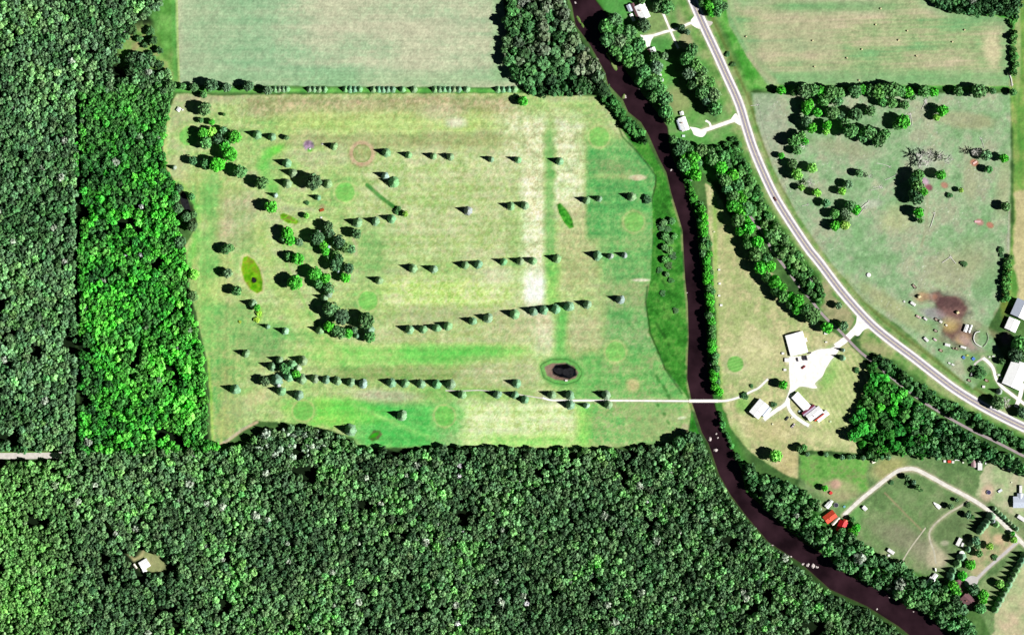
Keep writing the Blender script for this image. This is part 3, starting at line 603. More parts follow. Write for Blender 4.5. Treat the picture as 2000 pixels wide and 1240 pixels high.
sheet('driveway', [(1428,232),(1438,222),(1448,245),(1436,240)], .048, M_gravel)
sheet('driveway', [(1376,40),(1392,44),(1384,52)], .048, M_gravel2)
ribbon('driveway', [(1920,699),(1931,708),(1940,720),(1946,740),(1956,754),(1976,770),(1996,785),(2030,810)], 6, .056, M_gravel)
ribbon('driveway', [(1998,748),(1992,775),(1984,795)], 8, .05, M_gravel)
ribbon('footpath', [(1921,699),(1905,710),(1903,720)], 4, .045, M_gravel2)
# ---------------------------------------------------------------- foliage meshes (unit size: radius 1, height 1)
def leaf_quads(C, N, sz, r):
    """quads centred at C, facing N"""
    N = N/np.linalg.norm(N, axis=1, keepdims=True)
    a = np.cross(N, r.normal(size=N.shape)); a /= np.linalg.norm(a, axis=1, keepdims=True)
    b = np.cross(N, a); s = np.asarray(sz).reshape(-1, 1)
    a = a*s; b = b*s*r.uniform(.7, 1.1, (len(C), 1))
    V = np.stack([C-a-b, C+a-b, C+a+b, C-a+b], 1)+r.normal(size=(len(C), 4, 3))*s[:, None]*.18
    return V.reshape(-1, 3), np.arange(4*len(C)).reshape(-1, 4)
def core_quads(n, r):
    """a cube-sphere of unit radius"""
    V = []; F = []
    for ax in range(3):
        for sg in (-1, 1):
            base = len(V)
            for i in range(n+1):
                for j in range(n+1):
                    u = math.tan((-1+2*i/n)*math.pi/4); v = math.tan((-1+2*j/n)*math.pi/4)
                    p = [0, 0, 0]; p[ax] = sg; p[(ax+1) % 3] = u; p[(ax+2) % 3] = v*sg
                    p = np.array(p, float); V.append(p/np.linalg.norm(p))
            for i in range(n):
                for j in range(n):
                    a = base+i*(n+1)+j; F.append((a, a+n+1, a+n+2, a+1))
    return np.array(V), np.array(F)
def crown_arrays(seed, lobes, per, core_n, sz, z0=.22, flat=1.0, open_=0.0, jit=.30):
    r = np.random.default_rng(seed); Vs = []; Fs = []; Cs = []; n = 0
    cv, cf = core_quads(core_n, r)
    # body: an uneven core plus lobes of leaf clumps around it
    L_ = []
    for k in range(lobes):
        t = 2*math.pi*(k*.618034); u = (k+.5)/lobes
        el = math.pi/2*(1-u**.62)*1.02-.12; rr = .66+r.uniform(-.08, .08)
        L_.append((rr*math.cos(el)*math.cos(t), rr*math.cos(el)*math.sin(t), .60+(.40-.06)*math.sin(el)*.62/.62*.72, r.uniform(.27, .40)*(1.25 if lobes < 9 else 1)))
    core = cv*np.array([.60, .60, (1-z0)*.40])+np.array([0, 0, z0+(1-z0)*.46])
    core *= 1
    if open_ < .5: Vs.append(core); Fs.append(cf+n); n += len(core); Cs.append(np.full((len(cf), 3), .8))
    for (x, y, z, lr) in L_:
        d = r.normal(size=(per, 3)); d[:, 2] = np.abs(d[:, 2])*1.1-.35; d /= np.linalg.norm(d, axis=1, keepdims=True)
        C = np.array([x, y, z])+d*np.array([lr, lr, lr*.55*flat])*r.uniform(.82, 1.05, (per, 1))
        N = d+r.normal(size=d.shape)*jit+np.array([0, 0, .3])
        v, f = leaf_quads(C, N, r.uniform(.75, 1.25, per)*sz, r)
        b = r.uniform(.78, 1.18)
        c = np.clip(b*r.uniform(.72, 1.28, (per, 1)), .45, 1.6)*np.array([[1, 1, 1]])*(1+r.normal(size=(per, 3))*.04)
        Vs.append(v); Fs.append(f+n); n += len(v); Cs.append(c)
    V = np.concatenate(Vs); F = np.concatenate(Fs); C = np.concatenate(Cs)
    V[:, 2] = np.clip(V[:, 2], .08, 1.05); return V, F, C
def conifer_arrays(seed, tiers=9, pts=13):
    r = np.random.default_rng(seed); V = []; F = []; C = []
    for k in range(tiers):
        u = k/(tiers-1); zo = .05+.80*u; ro = (1-.96*u**1.55)*(.86+.22*r.random()); zi = zo+.46; a0 = r.random()*6
        for j in range(pts):
            t = a0+2*math.pi*j/pts; dt = math.pi/pts*1.12; q = ro*r.uniform(.80, 1.08)
            base = len(V)
            V += [(0.0, 0.0, min(zi, 1.0)), (q*.86*math.cos(t-dt), q*.86*math.sin(t-dt), zo-.01), (q*math.cos(t), q*math.sin(t), zo-.05+r.normal()*.01), (q*.86*math.cos(t+dt), q*.86*math.sin(t+dt), zo-.01)]
            F.append((base, base+1, base+2, base+3)); C.append([r.uniform(.78, 1.22)]*3)
    return np.array(V), np.array(F), np.array(C)
def dead_arrays():
    m = MB(); r = random.Random(5)
    m.cyl((0, 0, 0), (.05, .02, .6), .07, .04, 6)
    for k in range(26):
        a = r.random()*6.28; z = .28+.5*r.random(); e = .35+.6*r.random(); q = .6+.4*r.random()
        p1 = Vector((.03, .02, z)); p2 = p1+Vector((math.cos(a)*q*.6, math.sin(a)*q*.6, .2*e)); m.cyl(p1, p2, .035, .02, 4, False)
        for s in range(3):
            b = a+r.uniform(-.9, .9); p3 = p2+Vector((math.cos(b)*.4*q, math.sin(b)*.4*q, .16*r.random())); m.cyl(p2, p3, .028, .012, 3, False)
    return m
def trunk_mesh(h=.55):
    m = MB(); m.cyl((0, 0, 0), (0, 0, .07), .095, .065, 8); m.cyl((0, 0, .07), (.01, .01, h*.6), .065, .05, 8, False)
    for k in range(5):
        a = k*1.257+.4; m.cyl((.01, .01, h*(.45+.05*k)), (.42*math.cos(a), .42*math.sin(a), h+.12), .035, .012, 5, False)
    m.cyl((.01, .01, h*.6), (.02, .0, .85), .05, .02, 6, False)
    return m.mesh('trunk', M_bark)
CROWNS = []
for s in range(7):
    V, F, C = crown_arrays(100+s, 15+s % 3, 30, 5, .125); CROWNS.append(quads('crown', V, F, M_leaf, C))
CONES = []
for s in range(5):
    V, F, C = conifer_arrays(200+s, 10, 14); CONES.append(quads('crown', V, F, M_leaf, C))
BUSH = []
for s in range(3):
    V, F, C = crown_arrays(300+s, 8, 18, 3, .19, z0=.02); V[:, 2] = V[:, 2]*1.0; BUSH.append(quads('crown', V, F, M_leaf, C))
SPARSE = []
for s in range(2):
    V, F, C = crown_arrays(320+s, 11, 9, 3, .13, open_=1); SPARSE.append(quads('crown', V, F, M_leaf, C))
TRUNK = trunk_mesh(); 
_t = MB(); _t.cyl((0, 0, 0), (0, 0, .5), .05, .03, 7); _t.cyl((0, 0, .5), (0, 0, .94), .03, .01, 5, False); CTRUNK = _t.mesh('trunk', M_bark)
_t = MB(); [_t.cyl((0, 0, 0), (.4*math.cos(a), .4*math.sin(a), .5), .05, .02, 5) for a in (0, 1.3, 2.5, 3.8, 5)]; BSTEM = _t.mesh('stems', M_bark)
DEAD = dead_arrays().mesh('branches', M_deadwood)
KIND = {   # code: (name, albedo colour in sun, phrase, category)
 'C': ('spruce_tree', (128,168,128), 'pale blue spruce', 'tree'), 'W': ('silver_spruce_tree', (196,224,206), 'silvery spruce', 'tree'),
 'B': ('broadleaf_tree', (100,154,90), 'dull green tree', 'tree'), 'K': ('broadleaf_tree', (84,126,84), 'dark green tree', 'tree'),
 'G': ('broadleaf_tree', (88,190,62), 'bright green tree', 'tree'), 'L': ('broadleaf_tree', (150,212,96), 'lime green tree', 'tree'),
 'P': ('broadleaf_tree', (112,156,112), 'grey-green tree', 'tree'),
 'D': ('dead_tree', (0,0,0), 'bare dead tree', 'dead tree'), 'S': ('bush', (70,110,66), 'dark round bush', 'bush'), 'Y': ('bush', (160,200,70), 'yellow-green bush', 'bush')}
ORD = ['first','second','third','fourth','fifth','sixth','seventh','eighth','ninth','tenth','eleventh','twelfth','thirteenth','fourteenth','fifteenth','sixteenth','seventeenth','eighteenth','nineteenth','twentieth']
def ordn(i):
    if i < 20: return ORD[i]
    t = ['twenty','thirty','forty','fifty','sixty','seventy','eighty','ninety'][(i+1)//10-2]
    return t+'-'+ORD[(i+1) % 10-1] if (i+1) % 10 else {'twenty':'twentieth','thirty':'thirtieth','forty':'fortieth','fifty':'fiftieth','sixty':'sixtieth','seventy':'seventieth'}[t]
trnd = random.Random(11)
def tree(code, x, y, r, label, group, hm=1.0):
    nm, col, ph, cat = KIND[code]; rm = (r*1.14+.7)*S
    if code in 'CW': h = (7.4+1.15*r)*hm; r_m = (r*1.12+1.1)*S
    elif code in 'SY': h = r*S*1.25*hm; r_m = rm*1.1
    else: h = (3.5+1.22*r if r > 6 else 1.2+1.6*r)*hm; r_m = rm
    sh = 2.4 if code in 'CW' else 1.2
    if len((label or '').replace('-', ' ').split()) > 16: print('LONG', label)
    o = empty(nm, P(x-sh, y-.4, 0), trnd.random()*6.28, (r_m, r_m*trnd.uniform(.9, 1.08), h))
    tag(o, label, cat, group)
    if code == 'D':
        link_mesh('branches', DEAD, o); return o
    me = trnd.choice(CONES if code in 'CW' else BUSH if code in 'SY' else CROWNS)
    c = link_mesh('crown', me, o); a = alb(*[v*(1+trnd.uniform(-.07, .07)) for v in col])*(.95 if code == 'W' else 1.55 if code == 'C' else 1.7)
    c.color = (*a, 1)
    link_mesh('stems' if code in 'SY' else 'trunk', BSTEM if code in 'SY' else CTRUNK if code in 'CW' else TRUNK, o)
    return o
def grove(group, where, items, axis='x', word=None, hm=1.0):
    """one labelled tree per item; the label counts them along the axis"""
    it = sorted(items, key=lambda t: t[1] if axis == 'x' else t[2])
    frm = 'from the left' if axis == 'x' else 'from the top'
    n = len(it)
    for i, (code, x, y, r) in enumerate(it):
        ph = KIND[code][2]; sz = 'large ' if r >= 12 else 'small ' if r < 5.5 else ''
        if n == 1: lb = f'{sz}{ph} {where}'
        elif n == 2: lb = f'{sz}{ph}, the {"left" if axis=="x" and i==0 else "right" if axis=="x" else "upper" if i==0 else "lower"} one {where}'
        else: lb = f'{sz}{ph}, {ordn(i)} {frm} {where}'
        tree(code, x, y, r, lb, group if n > 1 else None, hm)

grove('spruces along the top edge of the course', 'in the spruce row below the crop field',
  [('C', x, 175.5, 5.4) for x in (540,548,556,563,607,616,626,637,677,686,695,705,732,742,751,760,770,789,811,852,861,870,880,889,899,914,975,985,996,1007)], hm=.62)
grove('trees in the old hedge below the crop field', 'in the hedge at the crop field corner',
  [('K',336,170,10),('B',359,170,6),('K',381,172,7),('K',415,168,11),('P',445,173,8),('K',487,170,9),('B',400,187,6),('P',525,179,8)])
grove('spruces in the upper row', 'in the upper row right of the flower ring', [('C',757,299,7),('C',801,304,6),('C',849,306,6),('C',882,307.5,6.5),('C',962,312,5.6),('C',1014,313,6),('C',1095,316,6.6)])
grove('spruces beside the pink flower bed', 'near the pink flower bed', [('C',505,264,7),('C',534,269,7),('B',561,270,4),('C',655,287,6.5)])
grove('conifers above the old tee strip', 'above the dark mown tee strip', [('W',755,344,6.5),('C',772,357,9)])
grove('lone trees at the top-left green', 'beside the top-left green', [('B',402,214,12),('B',394,236,4),('G',415.5,240,5),('B',439,225,3)])
grove('clump at the top-left green', 'in the top-left clump',
  [('G',399,262,9),('L',416,259.5,8),('P',439,256,7),('G',461,268,11),('B',405,280,11),('K',427,273,9),('B',447,277,7),('G',441,289,10),('G',452,303,12),('K',378,315,7),('B',406,321,9),('G',427,324,14),('B',472,336,11),('B',514,358,11)])
grove('spruces below the bright green hollow', 'below the bright green hollow', [('C',563,320,8),('C',574.5,339,7.5),('C',564,359,8)])
grove('big tree and its spruces', 'near the upper middle green', [('K',615,356,14),('C',643,360,7),('C',624,387,5),('S',601,397,3)])
grove('silver trees at the forest edge', 'near the dark slough', [('W',343,328,4),('K',378,443,9)], 'y')
grove('slough-side trees', 'around the dark forest-edge slough', [('K',352,368,7),('B',345,388,7),('B',376,385,6),('K',350,408,8),('B',381,420,6),('K',366,424,8)], 'y')
grove('trees on the left forest edge', 'along the left forest edge', [('K',354,474,10),('L',381,536,9),('B',378,579,9)], 'y')
grove('trees left of the green oval pond', 'left of the green oval pond', [('B',444,488,8),('B',452,485,7),('P',447,534,8),('B',465,568,9)], 'y')
grove('trees right of the dark slough', 'right of the long left fairway', [('G',531,405,11),('W',540,382,4)])
grove('trees below the oval pond', 'below the green oval pond', [('C',496,594,7),('G',504,602,6),('C',525,638,4),('W',559.5,647,6),('C',483,691,7),('C',462,761,9),('Y',507,612,4),('Y',503,625,4),('Y',470,629,2)], 'y')
grove('trees in the left middle clumps', 'in the clumps below the weedy ditch',
  [('G',564,456,10),('G',569,471,9),('B',556,468,6),('P',586,474,7),('G',584,506,10),('B',565,501,6),('G',579,552,13),('L',600,422.5,4.5)])
grove('shrubs at the end of the tee strip', 'at the end of the tee strip', [('S',778,412,5),('L',793,418.5,5)])
grove('spruces in the middle row', 'in the short row above the middle clump', [('C',701,436,8),('C',736,433,7),('C',768,428,7.5)])
grove('middle clump', 'in the middle clump',
  [('K',643,443,9),('K',646,456,8),('K',622,466,11),('G',633,479,8),('W',626,453,3.5),('G',637,491,7),('K',663,472,11),('W',644,482,3),('B',676,484,8),('P',687,487,7),('B',658,496,6),('K',663,506,9),('K',657,518,10),('K',682,524,9),('G',676,543,8),('P',643,505,4),('W',663,531,3),('G',617,535,11),('G',638,544,9),('B',624,554,8),('B',643,563,9),('C',645,574,7),('C',636,582,6),('K',697,457,9)], 'y')
grove('spruce beside the middle clump', 'right of the middle clump above the pale fairway', [('C',743,548,7)])
grove('lower clump', 'in the lower clump near the centre-left green',
  [('B',648,605,13),('K',669,620,14),('G',645,638,9),('B',658,645,9),('C',628,645,7),('B',669,651,9),('G',682,651,8),('K',718,627,14),('C',724,645,8),('C',700,656,5),('B',724,658,9),('P',694,645,5)])
grove('spruces in the third row', 'in the third row between fairways',
  [('C',809,525,8),('C',849.5,526,7),('C',911,519,7),('C',937,517,7),('C',986,512,6),('C',1019,511,6.5),('C',1043,510,6.5),('C',1090,506,7),('C',1169,500,8),('W',1195,501,5),('W',1222,499,5)])
grove('spruces in the second row', 'in the short row below the pale strip', [('W',916.5,412.5,7),('C',1000.5,404,7),('C',1028,402,7),('C',1148,392,6.5),('C',1173,389,5),('C',1236,385,7),('S',1265,390,6)])
grove('spruces in the fourth row', 'in the fourth, slanting row',
  [('C',803,644,8),('C',829,643,7),('C',855.5,641,7.5),('C',877,637,8),('C',926,628,7.5),('C',956,622,8),('C',1007,614,8.5),('C',1044.5,608,8),('C',1065,606,8),('C',1088.5,604,8),('C',1114,599,8.5),('C',1150,595,7.5)])
grove('silver spruce beyond the fourth row', 'alone at the right end of the fourth row', [('W',1214,585.5,7.5)])
grove('bottom-left spruce clump', 'in the bottom-left spruce clump',
  [('C',549,704,7),('C',535,716,8),('C',595,705,9),('C',573,713,9),('B',558,720,9),('W',584,719,6),('C',568,735,9),('G',580,731,7),('K',520,744,8),('C',543,743,10),('W',546,752,4),('C',592,741,9),('C',552,764,8),('C',587,772,9)])
grove('spruces in the left bottom row', 'in the left half of the bottom row', [('C',618,740,7),('C',640,742,7),('C',662,744,7.5),('C',688.5,747,7.5),('W',712,750,8)])
grove('spruces in the right bottom row', 'in the bottom row of five', [('C',767,748,7.5),('C',794,749,7),('C',825,750,7.5),('C',855.5,750,8),('C',883,751,8)])
grove('spruces around the cart path', 'beside the cart path below the pond',
  [('C',905,771.5,7.5),('C',1011.5,749,7),('C',974,771,7),('C',1008,772,6.5),('C',1028,781,7),('C',1080,771,7),('C',1116,772,8),('C',1186,772,8),('C',1116,791,7.5),('W',1148,792.5,5),('C',1190.5,790,7.5)])
grove('lone spruces in the bottom fairway', 'in the bottom fairway', [('C',788,812,9),('C',687,840,10)])
grove('bushes at the top of the pale strip', 'at the top end of the pale strip', [('G',1023,199,8),('S',1012,192,5)])
grove('lime tree below the clubhouse', 'below the clubhouse lawn', [('L',1515,890,11)])
grove('clubhouse trees', 'around the clubhouse yard', [('G',1530,751,8),('S',1512,790,4),('S',1456,773,5),('S',1469,754,2.4),('G',1614,640,10),('B',1586,616,14),('P',1648,637,8),('P',1638,597,6),('C',1648,699,5),('W',1649,684,3),('S',1674,723,4)])
# pasture
grove('trees in the pasture hedge', 'in the hedge above the pasture',
  [('G',1526,178,8),('B',1552,182,6),('B',1571,180,12),('B',1589,177,11),('G',1604,181,9),('B',1623,182,12),('B',1638,183,10),('B',1670,182,12),('G',1683,177,8),('B',1700,178,9),('B',1715,180,12),('B',1728,178,11),('B',1742,178,13),('B',1758,180,11),('G',1773,181,9),('B',1805,180,10),('G',1823,181,9),('B',1871,180,8),('B',1911,180,12),('B',1781,191,6),('P',1938,179,6),('B',1979,182,6)])
grove('trees in the upper pasture wood', 'in the wood atop the pasture',
  [('B',1608,196,11),('G',1578,206,10),('G',1575,218,8),('G',1596,221,8),('B',1637,199,9),('B',1626,222,11),('K',1640,228,8),('K',1670,225,11),('B',1700,218,9),('B',1724,200,8),('B',1742,203,9),('B',1766,206,8),('P',1574,238,10),('G',1585,251,9),('G',1616,245,8),('L',1614,258,6),('B',1650,240,9),('B',1660,257,13),('B',1697,259,12),('B',1685,270,8),('K',1715,276,11),('B',1728,263,10),('B',1550,277,11),('B',1565,265,8),('G',1571,278,7),('B',1557,296,7),('G',1526,305,5),('B',1548,321,8),('L',1556,341,10),('L',1586,329,8),('G',1764,240,12),('B',1752,246,8),('G',1841,217,10),('L',1829,230,6)])
grove('small trees in the lower pasture', 'in the left pasture thicket',
  [('L',1566,367,6),('L',1596,377,7),('L',1645,374,7),('P',1657,361,7),('P',1614,398,7),('B',1662,404,9),('G',1672,410,9),('B',1630,419,8),('P',1650,417,8),('P',1654,427,8),('G',1631,442,8),('L',1650,440,8),('P',1678,339,6)])
grove('trees around the pink salt lick', 'around the bare pink patch in the pasture',
  [('B',1792,343,10),('B',1790,364,11),('G',1802,376,8),('K',1790,388,11),('G',1793,416,9),('B',1797,432,5),('G',1837,343,8),('K',1785,352,9),('K',1783,378,9),('L',1877,372,4),('S',1856,382,4)], hm=1.15)
grove('dead trees in the pasture', 'in the grey dead thicket', [('D',1800,306,11),('D',1812,318,10),('D',1850,312,10),('D',1836,304,8),('D',1797,324,8),('D',1816,301,8),('D',1905,298,9),('D',1583,358,9),('D',1700,345,5),('D',1572,286,7)])
grove('trees at the right pasture edge', 'at the right edge of the pasture', [('G',1961,310,8),('P',1926,305,9),('B',1931,332,6),('B',1964,405,8),('S',1956,489,4),('S',1957,499,3),('S',1884,516,4)])
grove('farmhouse trees', 'around the barns', [('B',1990,672,14),('K',1982,692,13),('K',1996,690,10),('P',1948,788,11),('D',1962,786,10),('W',1954,765,5),('P',1998,806,9),('K',1957,706,5),('S',1915,729,9),('S',1903,722,5)], 'y')
# yards
grove('trees around the riverside house', 'around the top riverside house', [('K',1258,52,12),('B',1302,16,13),('P',1288,14,10),('K',1332,55,5.5),('P',1343,64,5),('K',1278,112,8),('P',1298,111,6),('B',1254,3,6)])
grove('trees across the highway', 'across the highway from the riverside house', [('G',1386,12,9),('B',1400,6,10),('B',1402,24,9),('K',1412,14,8),('G',1390,27,7),('B',1372,8,6),('S',1422,107,3.5),('S',1433,127,3.5)], 'y')
grove('yard trees at the red-roofed house', 'beside the red-roofed house', [('B',1665,1014,4.5),('G',1663,1036,6),('G',1673,1029,7),('G',1611,953,5),('G',1668,1042,6)])
grove('saplings in the fenced yard', 'in the paddock below the gravel lane', [('P',1772,932,5),('S',1774,944,3),('P',1785,941,4),('B',1792,951,5),('S',1800,957,2.4),('S',1742,942,3),('P',1857,989,5),('P',1869,976,3),('S',1892,986,4),('S',1895,1000,2),('P',1890,1006,5),('S',1901,1010,3),('S',1878,1000,2)])
grove('hedge spruces along the lane', 'in the hedge right of the lane', [('C',1944+i*6.3,993+i*5.7,3.6) for i in range(8)], hm=.8)
grove('tall spruces in the garden', 'in the tall spruce row of the garden', [('C',1937,1008,8),('W',1941,1017,5),('C',1930,1018,7),('C',1925,1025,7),('C',1920,1031,7),('C',1916,1037,6),('C',1948,1024,5)], 'y', hm=1.1)
grove('garden trees', 'around the brown-roofed house', [('P',1906,1055,7),('C',1900,1062,6),('C',1893,1073,5),('L',1933,1066,6),('C',1880,1088,8),('C',1873,1100,8),('G',1895,1102,8),('C',1864,1115,7),('C',1860,1124,8),('G',1879,1124,8),('G',1861,1142,9),('G',1867,1154,8),('K',1900,1150,10),('G',1919,1161,9),('G',1920,1172,7),('B',1914,1187,9),('L',1953,1139,7),('S',1944,1088,4),('L',1980,1053,6),('G',1978,1042,4),('P',1909,1067,5),('B',1912,1080,6)], 'y', hm=.95)
grove('boundary spruces', 'along the bottom-right drive', [('C',2003-i*5.2,1084+i*9.6,6.2) for i in range(12)], 'y', hm=1.1)
grove('hedge below the clubhouse lawn', 'in the hedge below the lawn', [('B',1562,877,6),('B',1570,874,6),('P',1577,887,4),('P',1614,888,4),('P',1645,893,4),('P',1659,893,4),('P',1667,892,4),('P',1686,894,4),('B',1700,886,7),('G',1712,881,7),('B',1710,896,5),('P',1723,893,4),('P',1735,893,5)])

grove('bushes in the river meadow', 'in the bright meadow beside the river',
  [('B',1297,436,6),('S',1305,448,5),('B',1313,432,6),('B',1300,462,7),('S',1310,470,6),('B',1318,462,5),('B',1299,484,6),('B',1309,490,6),('S',1316,500,5),('B',1300,508,6),('S',1308,519,5),('S',1290,528,4),('B',1304,536,4),('S',1312,548,4),('S',1296,573,4),('S',1321,607,4),('S',1292,444,5)], 'y', hm=.55)
# ---------------------------------------------------------------- belts of single trees along the river and the road
def poisson(polys, rmin, rmax, seed, pack=1.0, keep=None, tries=40000, margin=0.0):
    r = random.Random(seed); P_ = []; cell = rmax*2; H = {}
    pl = [np.asarray(p, float) for p in polys]; x0 = min(p[:, 0].min() for p in pl); x1 = max(p[:, 0].max() for p in pl)
    y0 = min(p[:, 1].min() for p in pl); y1 = max(p[:, 1].max() for p in pl)
    rs_ = np.random.default_rng(seed); X = rs_.uniform(x0, x1, tries); Y = rs_.uniform(y0, y1, tries)
    ins = np.zeros(tries, bool)
    for p in polys: ins |= sdf(p, X, Y) > margin
    if tries > 90000: ins &= fbm(X, Y, 34, seed+5, 3) > .30
    if keep is not None: ins &= keep(X, Y)
    X = X[ins]; Y = Y[ins]; n = len(X)
    RR = rmin+(rmax-rmin)*rs_.random(n)**1.9; RR = RR*(.78+.44*fbm(X, Y, 60, seed+9, 2)) if n > 3000 else RR; k_big = np.argsort(-RR[:n//3]); order = np.r_[k_big, np.arange(n//3, n)]
    for i in order:
        x, y, rr = X[i], Y[i], RR[i]; cx, cy = int(x//cell), int(y//cell); ok = True
        for a in (-1, 0, 1):
            for b in (-1, 0, 1):
                for (px, py, pr) in H.get((cx+a, cy+b), ()):
                    if (px-x)**2+(py-y)**2 < ((pr+rr)*pack)**2: ok = False; break
                if not ok: break
            if not ok: break
        if ok: H.setdefault((cx, cy), []).append((x, y, rr)); P_.append((x, y, rr))
    return P_
def belt(group, where, poly, rmin, rmax, seed, codes, pack=.82, axis='y', hm=1.0):
    r = random.Random(seed); it = [(r.choice(codes), x, y, q) for x, y, q in poisson([poly], rmin, rmax, seed, pack, tries=6000)]
    grove(group, where, it, axis, hm=hm); return len(it)
nb = 0
nb += belt('riverside trees below the white house', 'in the clump by the top river bend', [(1180,42),(1198,38),(1240,70),(1254,100),(1244,130),(1225,126),(1200,98),(1178,68)], 8, 13, 21, 'BBPBB')
nb += belt('riverside trees above the small white house', 'on the bank above the small house', [(1246,130),(1282,130),(1290,170),(1308,215),(1310,240),(1296,215),(1272,186),(1250,160)], 7, 12, 22, 'BBBP')
nb += belt('trees between the drive and the highway', 'between riverside lawn and highway', [(1330,104),(1352,98),(1366,128),(1386,158),(1402,200),(1408,216),(1394,216),(1380,200),(1356,176),(1338,140)], 8, 12, 23, 'BKBP', hm=1.15)
nb += belt('trees below the small white house', 'in the wood below the small house', [(1314,272),(1345,288),(1382,294),(1412,302),(1428,335),(1448,375),(1462,410),(1442,402),(1418,370),(1398,335),(1376,300),(1362,330),(1374,355),(1348,345),(1330,315)], 6, 11, 24, 'BBPBKG')
nb += belt('trees along the rail trail', 'beside the rail trail', [(1424,392),(1440,392),(1462,440),(1496,500),(1512,545),(1545,575),(1575,600),(1600,625),(1578,625),(1545,598),(1515,582),(1488,530),(1464,490),(1440,446)], 7, 11, 25, 'GBBG', hm=1.1)
nb += belt('trees on the right bank', 'in the narrow strip on the right bank', [(1362,400),(1376,398),(1384,480),(1392,560),(1396,660),(1402,740),(1408,768),(1396,768),(1390,700),(1386,640),(1380,560),(1374,500)], 4, 7, 26, 'BGBG')
nb += belt('trees at the bridge corner', 'at the forest corner below the bridge', [(1320,868),(1340,852),(1368,856),(1376,872),(1340,876)], 6, 10, 27, 'BKB', axis='x')
print('belt trees', nb)

# ---------------------------------------------------------------- woods
FV = []
for s in range(10):
    V, F, C = crown_arrays(500+s, 7, 12, 2, .24, z0=.25, jit=.2); FV.append((V, F, C))
for s in range(2):
    V, F, C = conifer_arrays(600+s, 6, 8); FV.append((V, F, C))
def wood(name, polys, rmin, rmax, seed, cols, label, hm=1.0, pack=.86, tries=60000, keep=None, h0=5.5, hk=1.05, conif=.06, spread=None, cat='forest', contrast=1.0, bright=1.0, margin=1.0, post=None):
    r = np.random.default_rng(seed); pts = poisson(polys, rmin, rmax, seed, pack, keep, tries, margin)
    X = np.array([p[0] for p in pts]); Y = np.array([p[1] for p in pts]); Q = np.array([p[2] for p in pts])
    t = st(fbm(X, Y, 90, seed+1, 3)*.6+fbm(X, Y, 22, seed+2, 2)*.25+r.random(len(X))*.3-.08, .3, .7)
    colr = mixc(t, *cols)*(1+contrast*r.normal(size=(len(X), 1))*.11)*(1+r.normal(size=(len(X), 3))*.025)
    odd = r.random(len(X)); colr[odd < .0022] = (190,190,196); Q[odd < .0022] *= .6; colr[(odd > .006) & (odd < .02)] = (140,152,136)
    colr = post(X, Y, colr) if post else colr
    colr = np.clip(lin(np.clip(colr, 0, 255))/K_LIGHT, .002, .8)*1.62*bright
    Vs = []; Fs = []; Cs = []; n = 0
    for i in range(len(X)):
        v, f, c = FV[10+r.integers(2)] if r.random() < conif else FV[r.integers(10)]
        a = r.random()*6.28; rm = (Q[i]+1.1)*S; h = (h0+hk*Q[i]*r.uniform(.62, 1.28))*hm
        ca, sa = math.cos(a)*rm, math.sin(a)*rm
        w3 = np.empty_like(v); w3[:, 0] = v[:, 0]*ca-v[:, 1]*sa+(X[i]-1-1000)*S; w3[:, 1] = v[:, 0]*sa+v[:, 1]*ca+(620-Y[i])*S; w3[:, 2] = v[:, 2]*h
        Vs.append(w3); Fs.append(f+n); n += len(v); Cs.append(c*colr[i])
    me = quads(name, np.concatenate(Vs), np.concatenate(Fs), M_forest, np.clip(np.concatenate(Cs), 0, .8))
    o = link_mesh(name, me); tag(o, label, cat, kind='stuff'); print(name, len(X)); return o
def post_bright(X, Y, C):        # the top and the right fringe of the bright wood are a duller green
    k = np.clip(st(330-Y+60*(fbm(X, Y, 40, 3)-.5), 0, 170)*.8+st(fbm(X, Y, 30, 5, 2), .56, .66)*.55, 0, .9)[:, None]
    return C*(1-k)+np.array((74,122,66.))*k
def post_south(X, Y, C):         # lighter yellow-green corner in the south-west, pale crowns at the north edge
    k = (st(175-X, 0, 110)*.42)[:, None]; C = C*(1-k)+np.array((104,158,72.))*k
    e = (np.hypot((X-575)/75, (Y-862)/32) < 1) & (np.random.default_rng(4).random(len(X)) < .4); C[e] = (140,158,140); return C
def notin(*pl):
    def k(X, Y):
        m = np.ones(X.shape, bool)
        for p, d in pl:
            m &= (linedist(p, X, Y) > d) if isinstance(p, list) and d > 0 else (sdf(p, X, Y) < 0)
        return m
    return k
def ell(x, y, rx, ry, a=0):
    t = np.linspace(0, 2*np.pi, 20)[:-1]; a = R(a)
    return [(x+rx*math.cos(k)*math.cos(a)-ry*math.sin(k)*math.sin(a), y+rx*math.cos(k)*math.sin(a)+ry*math.sin(k)*math.cos(a)) for k in t]
CLR = [(238,122),(222,110),(250,70),(268,40),(290,30),(318,10),(345,-60),(345,160),(330,140),(322,150),(300,108),(278,112),(262,104)]
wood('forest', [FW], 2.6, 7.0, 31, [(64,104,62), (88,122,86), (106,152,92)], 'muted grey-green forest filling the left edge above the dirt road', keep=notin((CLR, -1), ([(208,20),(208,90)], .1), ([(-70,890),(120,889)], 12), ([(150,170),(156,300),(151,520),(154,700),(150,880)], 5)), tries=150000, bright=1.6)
wood('forest', [FB], 3.0, 7.2, 32, [(56,108,56), (60,148,54), (82,178,60), (108,196,80)], 'vivid bright green wood bordering the left side of the course', tries=110000, post=post_bright, bright=1.3, conif=.02, contrast=1.25, keep=notin(([(152,170),(158,300),(153,520),(156,700),(152,880)], 6)))
